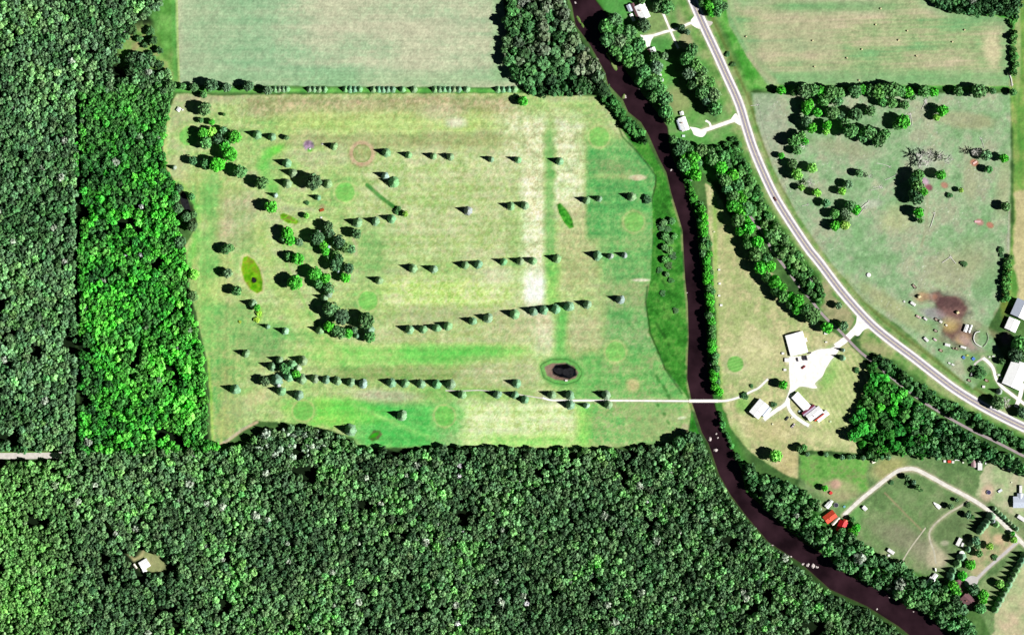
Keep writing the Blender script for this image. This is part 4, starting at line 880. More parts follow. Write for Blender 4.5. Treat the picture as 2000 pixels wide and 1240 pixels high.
wood('forest', [FS], 2.6, 6.9, 33, [(60,90,58), (86,118,80), (98,148,84)], 'dark green forest filling the bottom of the photo', tries=260000, post=post_south, margin=-1.5, conif=.09, bright=1.8,
     keep=notin((ell(299,1097,31,24,20), -1), ([(208,1020),(222,1045),(236,1065),(262,1093)], 7), ([(270,1090),(278,1078),(282,1062)], 7), ([(-70,890),(110,890)], 13), ([(430,872),(445,862),(475,842),(502,828)], 6), ([(130,895),(126,960),(134,1020),(150,1110)], 4)))
wood('forest', [[(-70,902),(80,900),(125,905),(130,1000),(140,1100),(160,1300),(-70,1300)]], 4, 8, 41, [(90,150,74), (120,176,88)], 'lighter yellow-green trees in the bottom-left corner of the forest', tries=3000, h0=6) if False else None
wood('woodland', [WRIV], 5, 12, 34, [(62,104,62), (84,134,80), (120,140,112)], 'mixed woodland left of the river at the top of the photo', tries=9000, hm=.8)
WG1 = [p for p in WGREEN if p[0] < 1805]; WG2 = [(1790,795),(1840,820),(1880,842),(1930,868),(1990,900),(2070,945),(2070,955),(1985,920),(1930,900),(1880,895),(1800,888),(1770,884)]
wood('woodland', [WG1], 5, 11, 35, [(46,124,50), (60,160,52), (70,120,60), (96,200,70)], 'bright green wood right of the clubhouse lawn', tries=10000, pack=.95, keep=notin((TRAIL, 6)), contrast=1.4, hm=.7)
wood('woodland', [WG2], 5, 9, 47, [(56,104,60), (84,136,84), (100,150,92)], 'dull green wood above the bins and the caravan, left of the rail trail', tries=6000, pack=.88, keep=notin((TRAIL, 6)), bright=1.1)
wood('woodland', [WNE], 4, 7.5, 36, [(60,104,62), (86,132,86)], 'dense dark wood in the top-right corner above the hay field', tries=5000)
wood('woodland', [SE_BANK], 5, 11, 37, [(66,110,68), (84,128,82), (96,150,88)], 'riverside wood on the right bank below the red-roofed house', bright=1.2, margin=-1.5, tries=14000, keep=notin((ell(1632,1010,34,30), -1)))
wood('thicket', [SHRUB_ROAD], 3, 7, 38, [(64,118,58), (88,142,78), (110,156,92)], 'shrubs and young trees between rail trail and highway', tries=9000, pack=.92, keep=notin((TRAIL, 7), (HIGHWAY, 22)), h0=1.5, cat='shrubs')
wood('thicket', [SHRUB_RAIL], 3.5, 8, 39, [(64,118,62), (90,140,86)], 'shrubs between rail trail and highway right of the clubhouse', tries=8000, pack=.95, keep=notin((TRAIL, 6), (HIGHWAY, 24)), h0=2.5, cat='shrubs')
LB2 = [(x-2, y) for x, y in LBANK if 150 < y < 300]
wood('thicket', [[(1166,182),(1180,170),(1205,196),(1225,228),(1250,252),(1268,275),(1262,285),(1240,268),(1214,238),(1190,208)]], 3, 7, 40, [(54,112,52), (80,140,72)], 'bank shrubs between the river and the top-right green', tries=5000, pack=.8, h0=2, cat='shrubs')
wood('thicket', [[(x+4, y) for x, y in RBANK if 340 < y < 780]+[(x+17, y) for x, y in RBANK[::-1] if 340 < y < 780]], 2.2, 4.5, 42, [(60,130,48), (84,160,64)], 'low bank shrubs under the trees on the right bank', tries=5000, pack=.9, h0=1.2, cat='shrubs')
wood('thicket', [[(1406,800),(1420,830),(1424,848),(1446,884),(1466,912),(1500,940),(1545,945),(1560,960),(1520,962),(1470,940),(1440,900),(1414,850)]], 2.4, 6, 43, [(70,130,66), (90,150,84)], 'low shrubs on the right bank below the bridge', tries=4000, pack=1.1, h0=.8, cat='shrubs')
wood('thicket', [[(1975,20),(1986,20),(1986,130),(1978,160),(1975,100)], [(1962,500),(1976,500),(1972,580),(1958,590)]], 3, 6, 44, [(70,130,60), (96,150,80)], 'hedge shrubs on the right side of hay field and pasture', tries=2500, pack=.85, h0=2, cat='shrubs')
wood('thicket', [[(222,58),(262,52),(300,60),(322,100),(318,150),(280,140),(300,116),(270,80)]], 3, 8, 45, [(64,104,62), (90,140,80)], 'scattered bushes in the forest clearing at the top left', tries=900, pack=1.5, h0=2, cat='shrubs')
wood('thicket', [[(470,872),(520,850),(600,846),(700,880),(700,886),(480,884)]], 5, 9, 46, [(120,150,120), (150,170,140)], 'pale treetops at the forest edge left of the bottom fairway', tries=500, pack=1.6, h0=8, cat='trees') if False else None
# ---------------------------------------------------------------- buildings
def roofmat(name, c, rough=.55): return mat(name, c, rough=rough, spec=.35, var=.05, scale=.4)
R_white = roofmat('roof_white_metal', (.72, .73, .74)); R_blue = roofmat('roof_pale_blue', (.36, .40, .48)); R_coral = roofmat('roof_coral', tuple(alb(255,92,62)))
R_red = roofmat('roof_red', tuple(alb(238,20,34))); R_maroon = roofmat('roof_maroon', tuple(alb(176,72,104))); R_brown = roofmat('roof_brown', tuple(alb(128,92,98)), .9)
R_violet = roofmat('roof_violet', (.24,.2,.27), .8); R_cream = roofmat('roof_cream', (.66,.62,.52), .8)
W_white = mat('wall_white', (.6, .6, .58), var=.06); W_cream = mat('wall_cream', (.5, .45, .36), var=.06); W_brown = mat('wall_brown', (.22, .15, .11), var=.1); W_red = mat('wall_red', (.3, .06, .05), var=.1)
M_door = mat('door_paint', (.15, .12, .1), rough=.5)
def gable(root, x, y, wd, ln, ang, ev, rg, rm, wm, oh=.5, windows=3, door=True, chimney=False, z=0, roof2=None, big=False):
    """gable block: width wd across the ridge, ln along it (metres); ridge along local y; child objects in root's space"""
    rot = Matrix.Translation((x, y, z)) @ Matrix.Rotation(ang, 4, 'Z')
    def put(m, name, mt, par=root, smooth=False):
        m.v = [tuple(rot @ Vector(v)) for v in m.v]; return m.build(name, mt, par, smooth)
    hw, hl = wd/2, ln/2
    m = MB(); m.prism([(-hw, 0), (hw, 0), (hw, ev), (0, rg-.05), (-hw, ev)], -hl, hl); wall = put(m, 'wall', wm)
    th = .18; sl = (rg-ev)/hw; xo = hw+oh; zo = ev-sl*oh; L2 = hl+oh
    for sgn in (-1, 1):
        m = MB(); a = [(0, rg), (sgn*xo, zo), (sgn*xo, zo+th), (0, rg+th)]
        m.prism(a, -L2, L2)
        k = int(L2*2/ .9)
        for i in range(k+1):         # standing seams
            yy = -L2+.02+(2*L2-.04)*i/k; m.prism([(sgn*.05, rg+th-.02-sl*.05), (sgn*(xo-.02), zo+th-.01), (sgn*(xo-.02), zo+th+.05), (sgn*.05, rg+th+.05-sl*.05)], yy-.02, yy+.02)
        ro = put(m, 'roof', (roof2 if (roof2 and sgn > 0) else rm))
        if sgn > 0:
            m = MB(); m.box(-.16, .16, -L2, L2, rg+th-.02, rg+th+.1); put(m, 'ridge_cap', rm, ro)
            if chimney: m = MB(); m.box(hw*.3, hw*.3+.9, -hl*.3, -hl*.3+.9, ev, rg+1.1); m.box(hw*.3-.08, hw*.3+.98, -hl*.3-.08, -hl*.3+.98, rg+1.1, rg+1.25); put(m, 'chimney', mat('brick', (.3, .12, .09), var=.2, scale=4), ro)
    for sgn in (-1, 1):
        for i in range(windows):
            yy = -hl+ln*(i+.5)/windows
            m = MB(); x0 = sgn*(hw+.03); m.box(min(x0, x0+sgn*.06), max(x0, x0+sgn*.06), yy-.6, yy+.6, ev*.38, ev*.38+1.2); wn = put(m, 'window', W_white)
            m = MB(); x0 = sgn*(hw+.095); m.box(min(x0, x0+sgn*.02), max(x0, x0+sgn*.02), yy-.5, yy+.5, ev*.38+.1, ev*.38+1.1); put(m, 'pane', M_glass, wn)
    if door:
        dw, dh = (2.0, min(ev-.3, 3.4)) if big else (.5, 2.05)
        m = MB(); m.box(-dw, dw, -hl-.08, -hl-.02, .05, dh); dd = put(m, 'door', M_door)
        m = MB(); m.cyl((dw*.7, -hl-.14, 1.0), (dw*.7, -hl-.08, 1.0), .05, .05, 8); put(m, 'handle', M_steel, dd)
def building(name, px, py, label, cat='house'):
    o = empty(name, P(px, py)); tag(o, label, cat); return o
def A(dx, dy): return math.atan2(-dy, dx)            # image direction -> world angle
def blk(root, cx, cy, wpx, lpx, dirx, diry, *a, **k):
    """centre (photo px), width and length px, ridge direction in image"""
    w0 = P(cx, cy)-root.location; gable(root, w0.x, w0.y, wpx*S-.8, lpx*S-.8, A(dirx, diry)-math.pi/2, *a, **k)
b = building('clubhouse_shed', 1555, 673, 'long white metal-roofed shed at the top of the gravel yard', 'shed')
blk(b, 1555.5, 671.5, 35, 42, 10.5, 40, 3.0, 4.8, R_white, W_white, windows=5, big=True); 
blk(b, 1573, 664, 6, 8, 10.5, 40, 2.4, 2.9, R_white, W_white, windows=1, door=False, oh=.2)
b = building('house', 1484, 801, 'tall white-roofed house left of the drive, below the gravel yard')
blk(b, 1482, 798, 23, 33, 19, -23, 5.4, 7.2, R_white, W_white, windows=4, chimney=True); blk(b, 1496, 803, 12, 22, 19, -23, 3.0, 4.2, R_blue, W_white, windows=2, door=False)
b = building('house', 1580, 800, 'white house with maroon and coral roof stripes below the gravel yard')
blk(b, 1564.5, 784.5, 17, 38, 27, 29, 3.4, 4.8, R_white, W_white, windows=4)
blk(b, 1579, 800.5, 8, 30, 24, -18, 4.2, 5.2, R_maroon, W_white, windows=2, door=False, oh=.2, roof2=R_violet)
blk(b, 1590, 807.5, 15, 32, 25, -19, 4.6, 6.0, R_white, W_white, windows=3, door=False, chimney=True)
blk(b, 1599.5, 814.5, 4, 24, 25, -19, 4.2, 5.6, R_coral, W_white, windows=0, door=False, oh=.1); blk(b, 1606, 812, 11, 26, 25, -19, 3.2, 4.2, R_white, W_white, windows=2, door=False)
b = building('house', 1628, 1012, 'red-roofed house with a coral and a scarlet wing at the end of the lane')
blk(b, 1614, 1008, 11, 19, 17, 14, 5.2, 7.4, R_coral, W_cream, windows=3, oh=.3) if False else None
blk(b, 1620.5, 1008.5, 17, 24, 16, -12, 4.6, 7.2, R_coral, W_cream, windows=3, chimney=True)
blk(b, 1632, 1017, 5, 20, 15, -16, 3.0, 3.8, R_cream, W_cream, windows=1, door=False)
blk(b, 1643.5, 1027, 17, 22, 9, -21, 4.6, 7.4, R_red, W_cream, windows=3); blk(b, 1650, 1018, 8, 8, 9, -21, 3.4, 4.4, R_coral, W_cream, windows=1, door=False)
b = building('shed', 1618, 984, 'small white shed with a step-shaped roof above the red-roofed house', 'shed'); blk(b, 1617, 986, 9, 11, 8, -9, 3.2, 4.2, R_white, W_white, windows=1); blk(b, 1623, 979, 6, 6, 8, -9, 2.8, 3.5, R_white, W_white, windows=0)
b = building('house', 1886, 1158, 'low brown-roofed house in two angled wings by the river')
blk(b, 1873.5, 1143.5, 16, 25, 9, 22, 3.2, 4.8, R_brown, W_brown, windows=3); blk(b, 1892, 1172, 22, 30, 20, 19, 3.2, 5.2, R_brown, W_brown, windows=4, door=False, chimney=True); blk(b, 1904, 1172, 8, 14, 20, 19, 3.0, 4.0, R_brown, W_brown, windows=1, door=False)
b = building('barn', 1985, 617, 'upper of two big pale barns, with a lower white wing', 'barn')
blk(b, 1994, 604, 33, 34, -14, 31, 6.0, 9.0, R_white, W_white, windows=3, big=True, roof2=R_blue); blk(b, 1976, 634, 23, 24, -14, 31, 4.8, 6.6, R_white, W_white, windows=2, door=False)
b = building('barn', 1984, 731, 'lower of two big pale barns, plain white roof', 'barn'); blk(b, 1983, 731, 37, 52, -19, 44, 5.0, 8.0, R_white, W_white, windows=5, big=True)
b = building('house', 1243, 24, 'white-roofed riverside house with a brown stripe, at the top')
blk(b, 1254.5, 24, 21, 30, 10, 22, 4.6, 6.6, R_white, W_white, windows=3, chimney=True); blk(b, 1241, 23, 7, 34, 11, 26, 3.6, 4.4, R_brown, W_white, windows=3, door=False, oh=.2); blk(b, 1229.5, 17, 8, 14, 10, 22, 3.0, 3.8, R_blue, W_white, windows=1, door=False); blk(b, 1235, 35, 6, 15, 10, 22, 2.6, 3.2, R_white, W_white, windows=1, door=False)
b = building('shed', 1273, 101, 'small shed with white and brown roof slopes below the riverside house', 'shed'); blk(b, 1276, 101, 10, 15, 5, 14, 3.0, 4.2, R_white, W_red, windows=1); blk(b, 1269, 103, 5, 14, 5, 14, 2.6, 3.0, R_brown, W_red, windows=1, door=False)
b = building('house', 1334, 243, 'small white-roofed house by its drive right of the river'); blk(b, 1335, 243, 15, 27, 9, 26, 3.4, 4.8, R_white, W_white, windows=3, chimney=True); blk(b, 1326, 245, 5, 22, 9, 26, 2.8, 3.3, R_blue, W_white, windows=1, door=False, oh=.1)
b = building('shed', 1331, 222, 'small white shed above the small white house', 'shed'); blk(b, 1331.5, 222, 7, 7, 1, 3, 2.4, 3.2, R_white, W_white, windows=1)
b = building('cabin', 283, 1103, 'white-roofed cabin alone in a forest clearing', 'cabin'); blk(b, 283, 1101, 17, 18, 10, -6, 3.2, 4.6, R_white, W_white, windows=2); blk(b, 283, 1113, 7, 8, 10, -6, 2.6, 3.2, R_white, W_white, windows=1, door=False)
b = building('shed', 264, 1104, 'narrow pale shed left of the forest cabin', 'shed'); blk(b, 264.5, 1105, 4, 10, 6, 9, 2.2, 2.8, R_cream, W_cream, windows=0)
b = building('house', 1992, 978, 'pale blue-grey roofed house at the right edge'); blk(b, 1995, 980, 22, 34, 1, 0, 3.8, 5.6, R_blue, W_white, windows=3); blk(b, 1992, 970, 12, 14, 0, 1, 3.6, 4.8, R_blue, W_white, windows=1, door=False)
b = building('shed', 1900, 904, 'narrow shed with a pinkish roof beside the white caravan', 'shed'); blk(b, 1900.5, 904, 8, 15, 0, 1, 3.4, 4.4, mat('roof_pink', tuple(alb(186,150,156))), W_brown, windows=1)
b = building('shed', 1822, 1130, 'white shed with an angled roof left of the brown-roofed house', 'shed'); blk(b, 1816.5, 1135, 12, 17, 12, -15, 3.0, 4.2, R_white, W_white, windows=1); blk(b, 1825, 1125, 8, 12, 12, -15, 2.8, 3.6, R_white, W_white, windows=1, door=False)
b = building('shed', 349.5, 214, 'tiny white shed at the top-left corner of the course', 'shed'); blk(b, 349.5, 214, 7, 8, 4, -6, 2.2, 2.9, R_white, W_white, windows=0)
b = building('shed', 1826.5, 1111, 'tiny white shed above the angled white shed', 'shed'); blk(b, 1826.5, 1112, 3.6, 6, 1, 8, 2.2, 2.8, R_white, W_white, windows=0)
b = building('shed', 1704.5, 901, 'tiny cream shed at the right end of the hedge', 'shed'); blk(b, 1707, 901, 5, 8, 8, -4, 2.0, 2.6, R_cream, W_cream, windows=0)
b = building('shed', 1689, 992, 'tiny white garage beside the lane at the red-roofed house', 'shed'); blk(b, 1688.5, 992, 7, 9, 8, 8, 2.6, 3.4, R_white, W_white, windows=0)
# long machinery shelters in the barnyard
for i, (cx, cy, wpx, lpx, lb) in enumerate(((1886.5,641,6.5,16,'wider of two long white barnyard shelters'), (1894.5,642,4,17,'narrower of two long white barnyard shelters'))):
    b = building('feed_shelter', cx, cy, lb, 'shelter'); blk(b, cx, cy, wpx+1.2, lpx, -5, 14, 2.6, 3.3, R_white, W_white, windows=0, door=True, oh=.1)

# ---------------------------------------------------------------- bridge
def bridge():
    o = empty('footbridge', P(1374, 783)); tag(o, 'long white timber bridge crossing the dark river', 'bridge')
    hl = 28*S; m = MB()
    n = 56
    for i in range(n): xx = -hl+2*hl*i/n; m.box(xx, xx+2*hl/n-.04, -1.7, 1.7, .30, .42)
    m.build('deck', mat('pale_planks', (.66, .63, .58), var=.08, scale=1.2), o)
    for s in (-1, 1):
        m = MB(); m.box(-hl, hl, s*1.2-.15, s*1.2+.15, -.2, .29); m.build('beam', M_wood, o)
        m = MB(); m.box(-hl, hl, s*1.78-.05, s*1.78+.05, 1.3, 1.4); m.box(-hl, hl, s*1.78-.04, s*1.78+.04, .8, .88)
        for i in range(14): xx = -hl+.1+(2*hl-.2)*i/13; m.box(xx-.06, xx+.06, s*1.78-.06, s*1.78+.06, .2, 1.3)
        m.build('railing', M_white, o)
    for xx in (-hl*.36, hl*.36):
        m = MB(); m.box(xx-.5, xx+.5, -1.5, 1.5, -3.2, -.21, .1); m.build('pier', mat('concrete', (.4, .39, .37)), o)
bridge()

# ---------------------------------------------------------------- vehicles and loose things
M_paint = mat('car_paint', src='objc', rough=.3, spec=.5, var=.03)
def car_meshes():
    body = [(-2.2,.35),(-2.25,.75),(-2.1,.92),(-1.0,.98),(1.2,.98),(2.1,.86),(2.25,.62),(2.2,.35)]
    def swp(prof, hw, ins):          # profile in xz swept across y, narrowed at the top
        m = MB(); n = len(prof); z0 = min(z for _, z in prof); z1 = max(z for _, z in prof); vs = []
        for s in (-1, 1):
            for x, z in prof: vs.append((x, s*(hw-ins*(z-z0)/(z1-z0)), z))
        m.add(vs, [(k, (k+1) % n, n+(k+1) % n, n+k) for k in range(n)]+[tuple(range(n))[::-1], tuple(range(n, 2*n))]); return m
    B = swp(body, .9, .1).mesh('body', M_paint)
    G_ = swp([(-1.7,.96),(-1.25,1.38),(.35,1.40),(1.15,.96)], .80, .16).mesh('glass', M_glass)
    RF = MB().box(-1.2, .3, -.62, .62, 1.405, 1.45, .05).mesh('roof', M_paint)
    m = MB(); m.cyl((0, -.11, 0), (0, .11, 0), .33, .33, 14); WH = m.mesh('wheel', M_rubber)
    m = MB(); m.cyl((0, -.125, 0), (0, .125, 0), .18, .18, 10); RM = m.mesh('rim', M_steel)
    HL = MB().box(-.04, .04, -.2, .2, -.08, .08, .01).mesh('headlight', M_white)
    return B, G_, RF, WH, RM, HL
CARM = car_meshes()
def car(px, py, dx, dy, col, label, z=.16, truck=False, group=None, s=1.12):
    o = empty('pickup_truck' if truck else 'car', P(px, py, z), A(dx, dy), (s, s, s)); tag(o, label, 'truck' if truck else 'car', group)
    for k in (0, 1, 2):
        c = link_mesh(('body', 'glass', 'roof')[k], CARM[k], o); c.color = (*col, 1)
        if truck and k: c.scale = (.7, 1, 1.15); c.location = (.5, 0, -.12)
    for x in (-1.4, 1.4):
        for y in (-.82, .82): w_ = link_mesh('wheel', CARM[3], o); w_.location = (x, y, .33); q = link_mesh('rim', CARM[4], w_)
    for y in (-.6, .6): h_ = link_mesh('headlight', CARM[5], o); h_.location = (2.24, y, .68)
    if truck: m = MB(); m.box(-2.1, -.5, -.72, .72, 1.0, 1.03); m.build('bed', M_rubber, o)
    return o
car(1514, 389, 5, 8, alb(130,30,50), 'dark red car driving down the highway', z=.2)
car(1557.5, 702, 1, 5, alb(70,50,80), 'small violet-grey car alone beside the white shed', s=1.0)
car(1569.5, 699, 1, 4, alb(64,46,70), 'dark violet pickup, left of a parked pair in the yard', truck=True, s=1.25)
car(1574.5, 699, 1, 4, alb(50,34,54), 'dark violet van-like car, right of a parked pair in the yard', s=1.25)
car(1569.5, 717, 6, -5, alb(180,24,40), 'bright red car parked alone in the gravel yard', s=1.15)
car(1537, 817, 5, -6, alb(60,64,72), 'dark car on the lawn left of the striped-roof house', z=0, s=1.25)
car(1549, 831, 5, -6, alb(236,220,224), 'white car on the lawn below the dark car', z=0, s=1.3)
car(1581, 689, 1, 0, alb(70,60,66), 'dark small car at the right edge of the white shed', s=.9)
car(1897, 732, 3, -9, alb(240,240,240), 'white pickup in the farm scrap row, left one', z=0, truck=True, s=1.3)
car(1907, 732, 3, -9, alb(244,200,206), 'white and pink truck in the farm scrap row, right one', z=0, truck=True, s=1.35)
def trailer(px, py, dx, dy, L_, Wd, H_, col, label, name='caravan', cat='caravan', group=None):
    """rounded box body on wheels with a window strip, door and drawbar"""
    o = empty(name, P(px, py), A(dx, dy)); tag(o, label, cat, group); a = L_/2; b = Wd/2; zb = .55
    prof = [(-a, zb), (-a, H_-.5), (-a+.35, H_-.08), (-a+.8, H_), (a-.8, H_), (a-.3, H_-.12), (a, H_-.7), (a-.1, zb)]
    m = MB(); m.prism(prof, -b, b); c = m.build('body', M_paint, o); c.color = (*col, 1)
    m = MB(); m.box(-a*.3, a*.1, -.35, .35, H_+.01, H_+.22, .05); m.build('roof_vent', M_white, o)
    m = MB(); m.box(-a*.6, -a*.1, -b-.03, -b-.005, H_*.5, H_*.5+.6); m.build('window', M_glass, o)
    m = MB(); m.box(a*.3, a*.3+.65, -b-.04, -b-.005, zb+.02, H_-.4); m.build('door', M_door, o)
    for s in (-1, 1): m = MB(); m.cyl((-.1, s*(b-.25), .36), (-.1, s*(b-.02), .36), .36, .36, 12); m.build('wheel', M_rubber, o)
    m = MB(); m.box(a, a+1.1, -.05, .05, .45, .55); m.build('drawbar', M_steel, o); return o
wh = alb(250,250,250)
trailer(1913.5, 907, 0, 1, 13, 5.2, 3.2, wh, 'big white caravan right of the pink-roofed shed')
trailer(1904, 908, 0, 1, 5.5, 2.2, 2.4, wh, 'small white trailer between pink-roofed shed and big caravan')
trailer(1739.5, 1076, 12, 8, 9, 4, 3.0, wh, 'white caravan above the round white tank')
trailer(1872.5, 1057.5, 6, -12, 10, 4.4, 3.0, wh, 'white caravan left of the garden spruces'); trailer(1879.5, 1063, 2, -6, 4.6, 2.6, 2.2, wh, 'small white trailer tucked beside the garden caravan')
trailer(1993, 955, 0, 1, 9.5, 3.2, 3.0, wh, 'white caravan above the blue-grey roofed house'); trailer(1994, 1011, 12, 8, 10, 4.4, 3.0, wh, 'white caravan at the right edge below the blue-grey house')
trailer(1783, 593, 10, 7, 7, 3.2, 2.6, wh, 'white trailer left of the barnyard mud', 'trailer', 'trailer')
trailer(1807, 622.5, 6, 5, 5, 2.2, 2.2, alb(240,236,240), 'small white trailer in the row left of the mud', 'trailer', 'trailer'); trailer(1793.5, 618.5, 9, 5, 6.5, 2.6, 1.6, alb(206,180,170), 'faded pinkish trailer in the row left of the mud', 'trailer', 'trailer')
trailer(1808.5, 662.5, 8, 8, 6.5, 3, 2.4, wh, 'white trailer alone above the highway verge', 'trailer', 'trailer'); trailer(1826, 663, 8, 6, 4.5, 2, 1.8, alb(236,206,210), 'pinkish white trailer right of the verge trailer', 'trailer', 'trailer')
trailer(1850, 673.5, 8, 2, 6.5, 3.2, 2.2, wh, 'white trailer below the barnyard, left one', 'trailer', 'trailer'); trailer(1881, 678, 10, 3, 7, 2.4, 2.0, wh, 'white trailer below the barnyard, right one', 'trailer', 'trailer')
trailer(1837, 628, 3, 2, 4, 2.6, 1.7, alb(240,236,232), 'small white trailer at the barnyard mud edge', 'trailer', 'trailer'); trailer(1848, 635, 3, 2, 3, 2, 1.5, alb(236,232,210), 'tiny cream trailer at the barnyard mud edge', 'trailer', 'trailer')
def hay_wagon(px, py, dx, dy, L_, Wd, col, label):
    o = empty('farm_wagon', P(px, py), A(dx, dy)); tag(o, label, 'wagon'); a, b = L_/2, Wd/2
    m = MB(); m.box(-a, a, -b, b, .8, .95); m.build('bed', M_wood, o)
    for s in (-1, 1):
        m = MB(); m.box(-a, a, s*b-.05, s*b+.05, .96, 1.6); c = m.build('side', M_paint, o); c.color = (*col, 1)
        m = MB(); m.box(s*a-.05, s*a+.05, -b+.06, b-.06, .96, 1.7); c = m.build('end_board', M_paint, o); c.color = (*col, 1)
        for t in (-1, 1): m = MB(); m.cyl((t*a*.6, s*(b-.2), .4), (t*a*.6, s*(b+.05), .4), .4, .4, 12); m.build('wheel', M_rubber, o)
    m = MB(); m.box(a+.06, a+1.6, -.06, .06, .5, .6); m.build('drawbar', M_rust, o)
hay_wagon(1786, 559.5, 6, 7, 5.5, 2.4, alb(120,60,62), 'dark red farm wagon alone in the pasture'); hay_wagon(1829, 624, 3, 3, 4, 2.6, alb(130,60,70), 'maroon farm wagon beside the barnyard mud')
hay_wagon(1838, 684.5, 5, 3, 3.6, 2.6, alb(236,150,96), 'orange farm wagon above the highway verge'); hay_wagon(1893, 743, 6, 4, 3.6, 2.4, alb(170,96,70), 'rusty farm wagon below the scrap trucks')
hay_wagon(1828, 646, 6, 4, 4, 2.6, alb(110,104,84), 'grey-brown farm wagon left of the lower mud'); hay_wagon(1927, 743, 5, 3, 4, 2.4, alb(220,96,60), 'bright orange farm implement right of the bushes'); hay_wagon(1869, 681, 3, 3, 3, 2, alb(240,226,180), 'cream farm wagon between the two white trailers')
hay_wagon(1862.5, 680.5, 3, 2, 2.4, 1.8, alb(120,90,80), 'small brown farm wagon between the white trailers'); hay_wagon(1629, 411, 3, 5, 3.4, 2.2, alb(190,100,50), 'small rust-orange cart above the middle clump') if False else None
def boat(px, py, dx, dy, L_, Wd, label):
    o = empty('boat', P(px, py), A(dx, dy)); tag(o, label, 'boat'); m = MB(); n = 14; top = []; bot = []
    for k in range(n+1):
        t = k/n; wv = Wd/2*min(1, (1.02-t)**.7*1.35) if t < 1 else 0; top.append((-L_/2+L_*t, wv)); 
    vs = []
    for x, w_ in top: vs += [(x, -w_, 1.5), (x, w_, 1.5), (x, -w_*.6, .5), (x, w_*.6, .5)]
    fs = []
    for k in range(n): a = 4*k; b = a+4; fs += [(a, b, b+1, a+1), (a+2, a, b, b+2)[::-1], (a+1, a+3, b+3, b+1)[::-1], (a+3, a+2, b+2, b+3)[::-1]]
    fs.append((0, 1, 3, 2)); m.add(vs, fs); m.build('hull', mat('white_cover', (.7, .71, .72), var=.05), o)
    m = MB(); m.box(-L_*.25, L_*.1, -Wd*.25, Wd*.25, 1.51, 2.1, .3); m.build('cabin', MATS['white_cover'], o)
    for s in (-1, 1): m = MB(); m.cyl((-.8, s*Wd*.4, .35), (-.8, s*Wd*.52, .35), .35, .35, 10); m.build('wheel', M_rubber, o)
boat(1829.5, 986, -14, -12, 10.5, 4.2, 'white covered boat with a pointed bow standing in the paddock')
def bale(px, py, label, ang, grp, r_=.95, col=None):
    o = empty('hay_bale', P(px, py), ang, (r_, r_, r_)); tag(o, label, 'hay bale', grp); c = link_mesh('roll', BALE, o); link_mesh('net_wrap', BNET, o)
def bale_mesh():
    m = MB(); n = 20; prof = [(-.9, .55), (-.86, .92), (-.5, 1.0), (0, .985), (.5, 1.0), (.86, .92), (.9, .55)]; vs = []
    for x, r_ in prof:
        for k in range(n): t = 2*math.pi*k/n; vs.append((x, r_*math.cos(t), 1.0+r_*math.sin(t)))
    fs = [(i*n+k, i*n+(k+1) % n, (i+1)*n+(k+1) % n, (i+1)*n+k) for i in range(len(prof)-1) for k in range(n)]+[tuple(range(n)), tuple(range(6*n, 7*n))[::-1]]
    m.add(vs, fs); a = m.mesh('roll', mat('straw', tuple(alb(236,222,170)), rough=.95, var=.2, scale=6))
    m = MB(); 
    for x in (-.6, -.2, .2, .6): m.cyl((x-.03, 0, 1), (x+.03, 0, 1), 1.012, 1.012, 20, False)
    return a, m.mesh('net_wrap', mat('net', (.6, .56, .42), rough=.8))
BALE, BNET = bale_mesh()
BL = [(1457.5,72),(1587,80),(1591,131),(1654,114),(1683,97),(1710,49),(1720,17.5),(1755,79),(1772,61),(1790,110),(1860,82.5),(1884,59),(1968,144),(1678,157.5)]
for i, (x, y) in enumerate(sorted(BL)): bale(x, y, f'round straw bale on the hay field, {ordn(i)} from the left', trnd.random()*3, 'round bales on the hay field', .95)
for i, (x, y, q) in enumerate(((1795,579,2.0),(1870,610,1.8))): bale(x, y, ['pale feed bale at the upper mud patch', 'pale feed bale at the lower mud patch'][i], .5, 'feed bales in the barnyard', q)
def pool(px, py, r_, label, cover):
    o = empty('round_pool', P(px, py)); tag(o, label, 'pool'); m = MB(); m.cyl((0, 0, 0), (0, 0, 1.2), r_, r_, 28); m.build('wall', M_white, o)
    m = MB(); n = 28; vs = [(rr*math.cos(2*math.pi*k/n), rr*math.sin(2*math.pi*k/n), 1.25) for rr in (r_-.12, r_+.1) for k in range(n)]; m.add(vs, [(k, n+k, n+(k+1) % n, (k+1) % n) for k in range(n)]); m.build('rim', M_steel, o)
    m = MB(); m.cyl((0, 0, 1.201), (0, 0, 1.22), r_-.13, r_-.13, 28); m.build('cover', cover, o)
pool(1931, 961, 2.6, 'round pool under a dark violet cover on the right lawn', mat('dark_cover', (.02, .015, .06), rough=.5))
pool(1633, 986, 2.7, 'round trampoline-like pool with dark cover beside the red-roofed house', mat('dark_cover2', (.015, .015, .03), rough=.6))
def tank(px, py, r_, h_, label, c=None):
    o = empty('storage_tank', P(px, py)); tag(o, label, 'tank'); m = MB(); m.cyl((0, 0, 0), (0, 0, h_), r_, r_, 28); m.build('wall', W_white, o)
    m = MB(); m.cyl((0, 0, h_), (0, 0, h_+r_*.3), r_+.08, .2, 28); m.build('lid', c or R_white, o)
tank(1760, 1100, 2.7, 2.2, 'round white tank with a shallow conical lid at the paddock foot')
tank(1878, 1080, 3.0, 2.8, 'round white tank with conical lid among the garden spruces')
tank(1696.5, 537, 2.2, 1.4, 'low white round tank in the pasture beside the highway')
